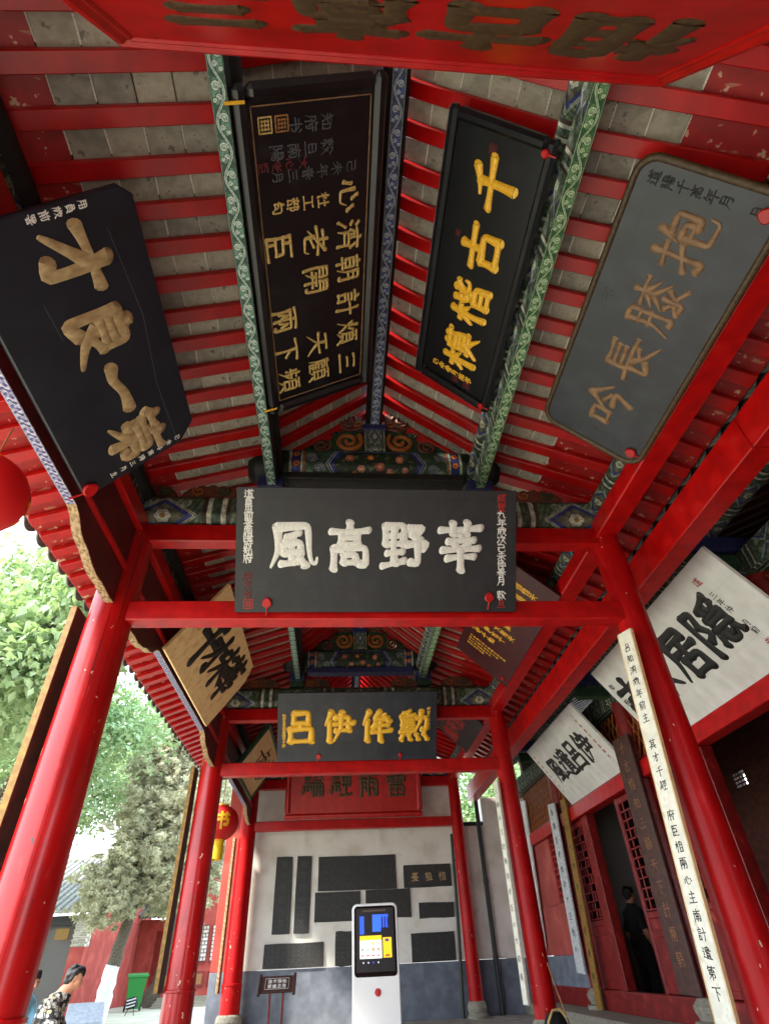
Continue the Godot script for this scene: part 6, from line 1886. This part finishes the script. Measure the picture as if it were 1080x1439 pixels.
func broad_tree(label: String, base: Vector3, height: float, spread: float, leaf: int, extra: Array, density := 1.0) -> void:
	var t := thing("broadleaf_tree", label, "tree", at(base.x, base.y, base.z), "broad-leaved trees in the court")
	var mb := MB.new()
	limb(mb, [Vector3.ZERO, Vector3(0.1, height * 0.25, 0.05), Vector3(-0.05, height * 0.5, 0)], 0.26, 0.17)
	part("trunk", t, mb.mesh(), M.bark)
	mb = MB.new()
	var tips := []
	var fork := Vector3(-0.05, height * 0.42, 0)
	for k in 9:
		var a := TAU * k / 9.0 + rng.randf_range(-0.3, 0.3)
		var e := Vector3(cos(a) * spread * rng.randf_range(0.6, 1.0), height * rng.randf_range(0.55, 1.0), sin(a) * spread * rng.randf_range(0.6, 1.0))
		var m := fork.lerp(e, 0.5) + Vector3(0, -0.3, 0)
		limb(mb, [fork + Vector3(0, rng.randf_range(-0.4, 0.4), 0), m, e], 0.11, 0.03)
		for q in 4: tips.append(fork.lerp(e, rng.randf_range(0.5, 1.1)) + Vector3(rng.randf_range(-1, 1), rng.randf_range(-0.6, 0.8), rng.randf_range(-1, 1)) * spread * 0.3)
		tips.append(e)
	for e in extra:
		limb(mb, [fork, e[0], e[1]], e[2], e[2] * 0.6)
		for q in 9: tips.append(e[0].lerp(e[1], rng.randf_range(0.2, 1.15)) + Vector3(rng.randf_range(-0.7, 0.7), rng.randf_range(-1.3, 0.7), rng.randf_range(-0.7, 0.7)))
	part("limbs", t, mb.mesh(), M.bark)
	crown(t, "foliage", leaf_clump(9, 0.17, 0.36, 0.35), tips, int(46 * density), spread * 0.26, M["leaf_%d" % leaf])
	crown(t, "inner_foliage", leaf_clump(9, 0.16, 0.36, 0.3), tips, int(26 * density), spread * 0.3, M["leaf_%d" % ((leaf + 2) % 3)])

func build_trees() -> void:
	broad_tree("leafy tree at the left edge with a thick slanting limb reaching over the court", Vector3(-8.2, -0.1, -9.6), 8.2, 3.0, 1, [[Vector3(2.4, 4.8, 0.6), Vector3(4.4, 6.6, 1.0), 0.17]])
	broad_tree("leafy tree seen between the first two left columns above the cypress", Vector3(-9.6, -0.1, -17.5), 9.5, 3.6, 0, [], 1.2)
	broad_tree("tall pale leafy tree standing farther back over the roof of the side building", Vector3(-12.5, -0.1, -24.5), 12.0, 4.4, 1, [], 1.3)
	broad_tree("leafy tree at the back of the court seen behind the lantern", Vector3(-8.6, -0.1, -38.0), 8.5, 3.2, 2, [])
	broad_tree("big spreading tree filling the background left of the side building", Vector3(-18.5, -0.1, -22.0), 13.0, 5.4, 0, [], 1.5)
	broad_tree("high tree rising behind the cypress in the back of the court", Vector3(-10.5, -0.1, -46.0), 17.0, 6.5, 2, [], 1.6)
	broad_tree("tree behind the end wall seen through the gap over its right end", Vector3(5.5, -0.1, -22.0), 8.0, 3.0, 2, [])
	# the grey-green cypress with a limewashed foot
	var t := thing("cypress_tree", "grey-green cypress with drooping sprays and a whitewashed trunk foot", "tree", at(-6.75, -0.1, -22.2))
	var mb := MB.new()
	limb(mb, [Vector3(0.0, 1.3, 0), Vector3(0.18, 2.4, 0), Vector3(0.38, 3.6, 0), Vector3(0.5, 6.0, 0.1), Vector3(0.4, 9.0, 0)], 0.2, 0.05)
	part("trunk", t, mb.mesh(), M.bark)
	mb = MB.new()
	limb(mb, [Vector3(-0.14, 0, 0), Vector3(-0.06, 0.6, 0), Vector3(0.0, 1.31, 0)], 0.25, 0.205)
	part("whitewashed_foot", t, mb.mesh(), M.limewash)
	var tips := []
	mb = MB.new()
	for k in 74:
		var y := 3.4 + 6.4 * pow(k / 73.0, 0.9)
		var a := k * 2.4
		var r := 1.9 * pow(1.0 - (y - 2.4) / 9.5, 0.6) * rng.randf_range(0.35, 1.0)
		var e := Vector3(1.05 + cos(a) * r, y - 0.5 * r * rng.randf_range(0.2, 0.9), sin(a) * r)
		limb(mb, [Vector3(0.4, y, 0), Vector3(0.75 + cos(a) * r * 0.6, y + 0.15, sin(a) * r * 0.6), e], 0.035, 0.01)
		tips.append(e)
		tips.append(e.lerp(Vector3(0.4, y, 0), 0.35))
	for e in [Vector3(-0.7, 3.1, 0.6), Vector3(-0.3, 2.75, 0.7), Vector3(-0.9, 3.4, 0.2), Vector3(0.2, 3.1, 0.6), Vector3(1.3, 3.3, 0.5)]: tips.append(e)
	part("branches", t, mb.mesh(), M.bark)
	crown(t, "foliage", spray(14, 0.2), tips, 60, 0.55, M.cypress_0, 0.9)
	crown(t, "inner_foliage", spray(14, 0.19), tips, 26, 0.6, M.cypress_1, 0.9)
	# a second dark trunk nearer the gate
	t = thing("bare_trunk", "dark flaring tree trunk by the gate beside the second left couplet board", "tree", at(-7.55, -0.1, -30.5))
	mb = MB.new()
	limb(mb, [Vector3(-0.1, 0, 0), Vector3(0.25, 0.7, 0), Vector3(0.5, 2.0, 0), Vector3(0.75, 5.0, 0), Vector3(0.9, 9.0, 0)], 0.34, 0.16)
	for q in [[-0.5, 0.2], [0.3, 0.3], [-0.2, -0.4], [0.4, -0.2]]:
		limb(mb, [Vector3(0.05, 0.6, 0), Vector3(q[0] * 0.6, 0.15, q[1] * 0.6), Vector3(q[0], -0.05, q[1])], 0.16, 0.06)
	part("trunk", t, mb.mesh(), M.bark)
	tips = []
	for k in 26: tips.append(Vector3(0.8 + rng.randf_range(-1.2, 1.2), rng.randf_range(4.6, 10.0), rng.randf_range(-1.2, 1.2)))
	crown(t, "foliage", spray(14, 0.22), tips, 80, 0.6, M.cypress_0, 0.9)

func tiled_slope(parent: Node3D, a: Vector3, b: Vector3, depth: Vector3, step: float, r: float, material: Material) -> void:   # a..b the eave, depth the vector up the slope
	var n := int(a.distance_to(b) / step)
	var e := (b - a).normalized()
	var up := depth.normalized()
	var nn := e.cross(up).normalized()
	if nn.y < 0.0: nn = -nn
	var base := MB.new()
	base.quad(a, b, b + depth, a + depth, nn)
	base.quad(a - nn * 0.08, b - nn * 0.08, b + depth - nn * 0.08, a + depth - nn * 0.08, -nn)
	base.quad(a, b, b - nn * 0.08, a - nn * 0.08, -up)
	part("roof_bed", parent, base.mesh(), material)
	var row := MB.new()
	var k := int(depth.length() / 0.3)
	for i in k:
		var p := up * depth.length() * i / k
		tube2(row, p - up * 0.02, p + up * (depth.length() / k), r * 1.06, r * 0.94, 10)
	var rm := row.mesh()
	var dr := MB.new()
	var pl := PackedVector2Array([Vector2(-step * 0.42, 0.02), Vector2(-step * 0.3, -0.07), Vector2(0, -0.11), Vector2(step * 0.3, -0.07), Vector2(step * 0.42, 0.02)])
	add_slab(dr, Transform3D(Basis(e, Vector3.UP, e.cross(Vector3.UP)), Vector3.ZERO), pl, 0.02, 0.003)
	var dm := dr.mesh()
	for i in n + 1:
		var p := a + e * step * i + nn * r * 0.35
		part("tile_row", parent, rm, material, at(p.x, p.y, p.z))
		if i < n: part("drip_tile", parent, dm, material, at(p.x + e.x * step * 0.5, p.y - 0.03, p.z + e.z * step * 0.5))

func build_court() -> void:
	var h := thing("side_building", "low side building with a pale tiled roof, brick pier and dull red walls", "building")
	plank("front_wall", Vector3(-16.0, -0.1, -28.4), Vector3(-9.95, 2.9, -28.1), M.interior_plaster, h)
	plank("corner_pier", Vector3(-9.95, -0.1, -27.6), Vector3(-9.42, 1.85, -27.1), M.red_wall, h)
	plank("gable_wall", Vector3(-9.8, -0.1, -36.5), Vector3(-9.42, 2.8, -27.62), M.red_wall, h)
	var gb := PackedVector2Array([Vector2(-36.5, 2.81), Vector2(-27.62, 2.81), Vector2(-32.0, 5.0)])
	var gm := MB.new()
	add_slab(gm, Transform3D(Basis(Vector3.BACK, Vector3.UP, Vector3.LEFT), Vector3(-9.6, 0, 0)), gb, 0.36, 0.0)
	part("gable_wall", h, gm.mesh(), M.red_wall)
	var bm := [box(Vector3(0.25, 0.068, 0.12), 0.004), box(Vector3(0.258, 0.064, 0.12), 0.005)]
	var core := plank("pier_core", Vector3(-9.93, 1.86, -27.58), Vector3(-9.44, 2.86, -27.13), M.lime_mortar, h)
	for r in 13:
		for c in 2:
			part("brick", core, bm[rng.randi() % 2], M["grey_brick_%d" % (rng.randi() % 4)], Transform3D(Basis(), Vector3((c - 0.5) * 0.262 + (0.03 if r % 2 else -0.03), -0.46 + r * 0.076, 0.17 + 0.008 * (r % 3))))
		part("brick", core, bm[rng.randi() % 2], M["grey_brick_%d" % (rng.randi() % 4)], Transform3D(Basis(Vector3.UP, PI * 0.5), Vector3(0.19, -0.46 + r * 0.076, 0.02 if r % 2 else -0.06)))
	plank("eave_beam", Vector3(-16.0, 2.55, -27.9), Vector3(-9.96, 2.85, -27.6), M.dark_timber, h)
	plank("door_frame", Vector3(-11.6, -0.1, -28.08), Vector3(-11.4, 2.5, -27.95), M.dark_timber, h)
	plank("hanging_sign", Vector3(-10.75, 2.1, -27.5), Vector3(-10.25, 2.45, -27.45), M.yellow_board, h)
	tiled_slope(h, Vector3(-16.0, 2.95, -26.7), Vector3(-9.3, 2.95, -26.7), Vector3(0, 2.35, -5.4), 0.27, 0.085, M.pale_tile)
	plank("ridge", Vector3(-16.0, 5.25, -32.3), Vector3(-9.3, 5.6, -32.0), M.pale_tile, h, 0.05)
	# gate wall with a recessed doorway and a little tiled coping
	var g := thing("gate_wall", "dull red gate wall with a doorway under a small tiled coping", "wall")
	plank("wall", Vector3(-9.4, -0.1, -34.4), Vector3(-8.65, 3.0, -33.9), M.red_wall, g)
	plank("wall", Vector3(-7.6, -0.1, -34.4), Vector3(-5.4, 3.0, -33.9), M.red_wall, g)
	plank("wall", Vector3(-8.648, 2.55, -34.4), Vector3(-7.602, 3.0, -33.9), M.red_wall, g)
	plank("door_reveal", Vector3(-9.4, -0.1, -34.9), Vector3(-5.4, 3.0, -34.402), M.red_wall, g)
	tiled_slope(g, Vector3(-9.4, 3.1, -33.4), Vector3(-5.4, 3.1, -33.4), Vector3(0, 0.42, -0.75), 0.2, 0.06, M.grey_tile)
	plank("ridge", Vector3(-9.4, 3.45, -34.3), Vector3(-5.4, 3.85, -34.05), M.grey_tile, g, 0.04)
	# far gallery seen between the second and third column
	var f := thing("far_gallery", "far red gallery with lattice windows above painted panels and grey steps", "building")
	plank("wall", Vector3(-7.2, -0.1, -30.9), Vector3(-3.4, 0.2, -30.2), M.stone, f)
	plank("wall", Vector3(-7.2, 0.2, -30.9), Vector3(-3.4, 4.6, -30.4), M.red_wall, f)
	for k in 4:
		var x := -6.75 + 0.9 * k
		var w := part("lattice_window", f, box(Vector3(0.78, 0.05, 0.06), 0.004), M.maroon_door, at(x, 1.25, -30.36))
		part("window_panel", w, box(Vector3(0.74, 1.2, 0.02), 0.002), M.lime_wall, at(0, 0.64, 0.0))
		lattice(w, 0.74, 1.2, at(0, 0.65, 0.03), 6, 9, M.dark_red_paint)
		part("panel_frame", f, box(Vector3(0.78, 0.5, 0.05), 0.006), M.maroon_door, at(x, 0.72, -30.37))
		var pn := part("panel", f, box(Vector3(0.6, 0.34, 0.02), 0.004), M.tan_paint, at(x, 0.72, -30.335))
		scroll(pn, Vector3(0, 0, 0.01), 0.12, 1.0, M.maroon_door)
	for k in 3:
		plank("step", Vector3(-7.2, -0.1, -30.19 + 0.3 * k), Vector3(-3.4, 0.12 - 0.08 * k, -29.9 + 0.3 * k), M.stone, f)
	plank("roof", Vector3(-7.6, 4.6, -32.0), Vector3(-3.0, 4.8, -29.6), M.grey_tile, f)
	# wheeled bin
	var b := thing("wheeled_bin", "bright green wheeled rubbish bin beside the whitewashed trunk", "bin", Transform3D(Basis(Vector3.UP, 0.3), Vector3(-7.55, -0.1, -28.2)))
	var bmb := MB.new()
	var lo := [Vector3(-0.24, 0.08, 0.26), Vector3(0.24, 0.08, 0.26), Vector3(0.24, 0.08, -0.26), Vector3(-0.24, 0.08, -0.26)]
	var hi := [Vector3(-0.33, 1.0, 0.36), Vector3(0.33, 1.0, 0.36), Vector3(0.33, 1.0, -0.36), Vector3(-0.33, 1.0, -0.36)]
	for i in 4:
		var q := (i + 1) % 4
		var nn: Vector3 = (lo[q] - lo[i]).cross(hi[i] - lo[i]).normalized()
		bmb.quad(lo[i], lo[q], hi[q], hi[i], nn)
	bmb.quad(lo[0], lo[1], lo[2], lo[3], Vector3.DOWN)
	part("tub", b, bmb.mesh(), M.green_plastic)
	part("rim", b, box(Vector3(0.76, 0.05, 0.8), 0.015), M.green_plastic, at(0, 1.0, 0))
	part("lid", b, box(Vector3(0.74, 0.06, 0.78), 0.025), M.green_plastic, Transform3D(Basis(Vector3.RIGHT, 0.06), Vector3(0, 1.06, 0)))
	for s in [-1.0, 1.0]:
		var wm := MB.new()
		lathe(wm, Transform3D(Basis(Vector3.BACK, PI * 0.5), Vector3(s * 0.27 + 0.03, 0.1, -0.27)), [Vector2(0, 0), Vector2(0.1, 0), Vector2(0.1, 0.06), Vector2(0, 0.06)], 18)
		part("wheel", b, wm.mesh(), M.black_cloth)
	# pale stone block with a sloping face
	var blk := PackedVector2Array([Vector2(-0.55, -0.1), Vector2(0.5, -0.1), Vector2(0.5, 0.42), Vector2(0.3, 0.42), Vector2(-0.55, 0.05)])
	var km := MB.new()
	add_slab(km, Transform3D(Basis(Vector3.FORWARD, Vector3.UP, Vector3.RIGHT), Vector3.ZERO), blk, 0.9, 0.02)
	single("stone_block", "pale grey stone block with a sloping face beside the whitewashed trunk", "stone block", km.mesh(), M.pink_marble, Transform3D(Basis(Vector3.UP, 0.35), Vector3(-6.6, 0.0, -20.2)))
	var ct := thing("small_cart", "dark little trolley with a striped load in front of the green bin", "trolley", at(-6.9, -0.1, -25.6))
	part("load", ct, box(Vector3(0.34, 0.3, 0.3), 0.05), M.black_cloth, Transform3D(Basis(Vector3.BACK, 0.2), Vector3(0, 0.32, 0)))
	for k in 3:
		part("stripe", ct, box(Vector3(0.3, 0.035, 0.012), 0.003), M.pewter_board, Transform3D(Basis(Vector3.BACK, 0.2), Vector3(0.01, 0.24 + 0.085 * k, 0.155)))
	for s in [-1.0, 1.0]:
		var lg := MB.new()
		tube2(lg, Vector3(s * 0.14, 0.0, 0.05), Vector3(s * 0.08, 0.2, 0.0), 0.014, 0.014, 8)
		part("leg", ct, lg.mesh(), M.dark_iron)

# ------------------------------------------------------------------
func _ready() -> void:
	rng.seed = 20
	var cam := Camera3D.new()
	cam.name = "camera"
	cam.transform = Transform3D(Basis(Vector3(0.997006, -0.038871, 0.066839), Vector3(0.0123, 0.773699, 0.633434), Vector3(-0.076336, -0.63236, 0.770905)).orthonormalized(), Vector3(0, 0.95, 0))
	cam.fov = 85.543
	cam.near = 0.05
	cam.far = 400.0
	add_child(cam)
	cam.current = true
	var env := Environment.new()
	var sky := Sky.new()
	var sm := ProceduralSkyMaterial.new()
	sm.sky_top_color = Color(0.80, 0.87, 0.95)
	sm.sky_horizon_color = Color(0.95, 0.97, 1.0)
	sm.sky_curve = 0.2
	sm.ground_bottom_color = Color(0.5, 0.5, 0.47)
	sm.ground_horizon_color = Color(0.8, 0.8, 0.78)
	sky.sky_material = sm
	env.background_mode = Environment.BG_SKY
	env.sky = sky
	env.tonemap_mode = Environment.TONE_MAPPER_LINEAR
	env.tonemap_exposure = 7.2
	env.sdfgi_enabled = true
	env.ssao_enabled = true
	env.ssil_enabled = true
	var we := WorldEnvironment.new()
	we.name = "world"
	we.environment = env
	add_child(we)
	var sun := DirectionalLight3D.new()
	sun.name = "sun"
	sun.light_energy = 0.85
	sun.light_color = Color(1.0, 0.96, 0.9)
	sun.light_angular_distance = 5.0
	sun.shadow_enabled = true
	add_child(sun)
	sun.look_at_from_position(Vector3.ZERO, -Vector3(-0.62, 0.74, 0.26), Vector3.UP)
	read_glyphs()
	make_materials()
	build_ground()
	build_walkway()
	build_gutter()
	build_end_wall()
	build_gate_end()
	build_hall()
	build_court()
	build_trees()
	build_plaques()
	build_couplets()
	lantern("large red lantern cut by the left edge of the picture", Vector3(-2.84, 3.92, -3.45), 0.36, 4.65, -0.8)
	lantern("red lantern with a gold character and yellow fringe between the second and third left columns", Vector3(-2.38, 3.28, -12.9), 0.36, 4.4, 0.25)
	build_kiosk()
	build_notice()
	build_odds()
	build_people()
